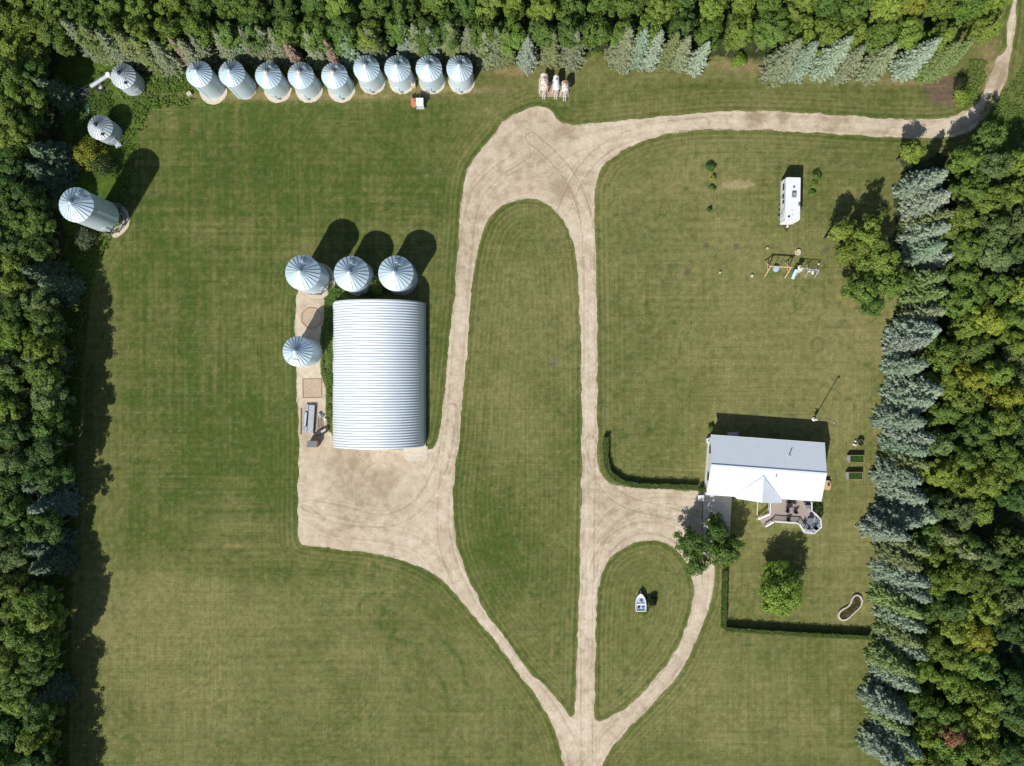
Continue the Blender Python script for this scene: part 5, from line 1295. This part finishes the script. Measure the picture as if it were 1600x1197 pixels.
# ------------------------------------------------------------------ boat
def boat():
    p = at(1001, 941, .6); L = 2.85; W_ = .82
    t = thing('boat', (0,0,0), 'small white boat set on the teardrop lawn as a garden feature', 'boat')
    st = [(-1.0, .92), (-.6, 1.0), (-.2, 1.0), (.2, .92), (.55, .70), (.8, .42), (.95, .18), (1.0, .04)]
    vs = []; lev = [(.35, .08), (.75, .25), (.95, .55), (1.0, .72)]
    for y, wf in st:
        for s in (-1, 1):
            for k, (f, z) in enumerate(lev): vs.append((s*W_*wf*f, y*L/2, z+.22*max(0, y)**2))
    fs = []; m = len(lev)
    for i in range(len(st)-1):
        for sd in (0, 1):
            for k in range(m-1):
                a = i*2*m+sd*m+k; b_ = a+2*m; fs.append((a, a+1, b_+1, b_))
        fs.append((i*2*m, i*2*m+2*m, i*2*m+3*m, i*2*m+m))
    for e in (0, len(st)-1): o = e*2*m; fs.append((o, o+1, o+2, o+3, o+m+3, o+m+2, o+m+1, o+m))
    MB().add(vs, fs).build('hull', M['white'], t, True)
    g = MB()
    for s in (-1, 1):
        pts = [(s*W_*wf*1.0, y*L/2, .74+.22*max(0, y)**2) for y, wf in st]
        for i in range(len(pts)-1): g.bar(pts[i], pts[i+1], .13, .06)
    g.bar((-W_*.92, -L/2, .72), (W_*.92, -L/2, .72), .13, .06); g.build('gunwale', M['white'], t)
    poly = [(s*W_*wf*.9, y*L/2) for s in (1,) for y, wf in st]+[(-W_*wf*.9, y*L/2) for y, wf in reversed(st)]
    MB().prism(poly, .5, .55).build('floor', M['pblue'], t)
    fd = [(W_*wf*.93, y*L/2) for y, wf in st[4:]]; MB().prism(fd+[(-x, y) for x, y in reversed(fd)], .76, .80).build('foredeck', M['white'], t)
    for y, c in ((-.35, 'white'),): MB().box((0, y, .66), (1.35, .28, .05)).build('bench', M[c], t)
    MB().box((-.35, -.8, .72), (.32, .3, .35)).build('seat', M['black'], t, bevel=.03); MB().box((.35, -.85, .66), (.4, .35, .2)).build('seat', M['grey'], t, bevel=.03)
    MB().lathe([(.25, .55), (.28, .72), (.15, .78)], (0.05, .15, 0), 14).build('planting_pot', M['grey'], t, True)
    MB().tube([(.5, -L/2-.05, .5), (.62, -L/2-.55, .3)], .05).build('tiller', M['greyl'], t)
    MB().tube([(0, L/2, .95), (-.02, L/2+.5, .8)], .025).build('bow_line', M['stone'], t)
    t.location = (p.x, p.y, 0); t.rotation_euler = (0, 0, .03)
boat()

# ------------------------------------------------------------------ long unmown grass and undergrowth
def stuff_grass():
    global rng
    rng = np.random.default_rng(77)
    regs = [([(150,110),(300,120),(305,158),(290,162),(240,172),(220,206),(209,280),(192,350),(158,402),(140,470),(128,560),(122,640),(116,640),(112,480),(130,390),(180,340),(185,240),(205,170)], 16000, .34, (.15,.235,.045)),
     ([(100,400),(125,400),(120,640),(110,900),(104,1240),(84,1240),(90,900),(95,640)], 7000, .25, (.09,.17,.035)),
     ([(1540,150),(1570,150),(1590,110),(1640,60),(1640,240),(1570,290),(1545,280),(1528,215)], 7000, .3, (.14,.22,.045)),
     ([(1515,95),(1545,100),(1530,150),(1505,170),(1495,150)], 2000, .3, (.16,.24,.05)),
     ([(506,440),(540,460),(521,470),(521,640),(512,665),(510,600),(503,575),(503,525),(510,485)], 4200, .28, (.14,.24,.05)),
     ([(568,420),(600,425),(600,465),(562,465)], 1500, .3, (.13,.22,.05)),
     ([(110,130),(190,130),(180,240),(140,250),(110,220)], 5000, .3, (.10,.18,.04)),
     ([(1208,787),(1221,787),(1219,804),(1211,806)], 0, .2, (.1,.2,.03))]
    for i, (poly, n, sz, col) in enumerate(regs):
        if not n: continue
        A = np.array(poly); X = rng.uniform(A[:, 0].min(), A[:, 0].max(), n*3); Y = rng.uniform(A[:, 1].min(), A[:, 1].max(), n*3)
        k = inpoly(X+(fbm(X, Y, 18, 520+i, 3)-.5)*22, Y+(fbm(X, Y, 18, 540+i, 3)-.5)*22, poly); X, Y = X[k][:n], Y[k][:n]
        hgt = fbm(X, Y, 10, 500+i, 3); keep = hgt > .38; X, Y, hgt = X[keep], Y[keep], hgt[keep]
        m = len(X); P = np.stack([(X-800)*S, (598.5-Y)*S, .1+hgt*.35], 1)
        Nn = rng.normal(size=(m, 3))*.6+np.array([0, 0, .8]); Nn /= np.linalg.norm(Nn, axis=1, keepdims=True)
        V, F = quads(P, Nn, sz*.32*rng.uniform(.6, 1.3, m), 1.5)
        me = np_mesh('long_grass', V, F, M['grassblade']); o = bpy.data.objects.new('long_grass', me); C.objects.link(o); o.color = (*col, 1)
        tag(o, ['unmown green grass between the left woods and the mown lawn','shaded undergrowth along the foot of the left woods','rough green verge right of the dirt track','weeds around the burnt patch','weeds in the gap between the gravel strip and arched shed','weeds between the wide bins above the shed','dark weeds around the old bins'][i], 'grass', kind='stuff')
stuff_grass()
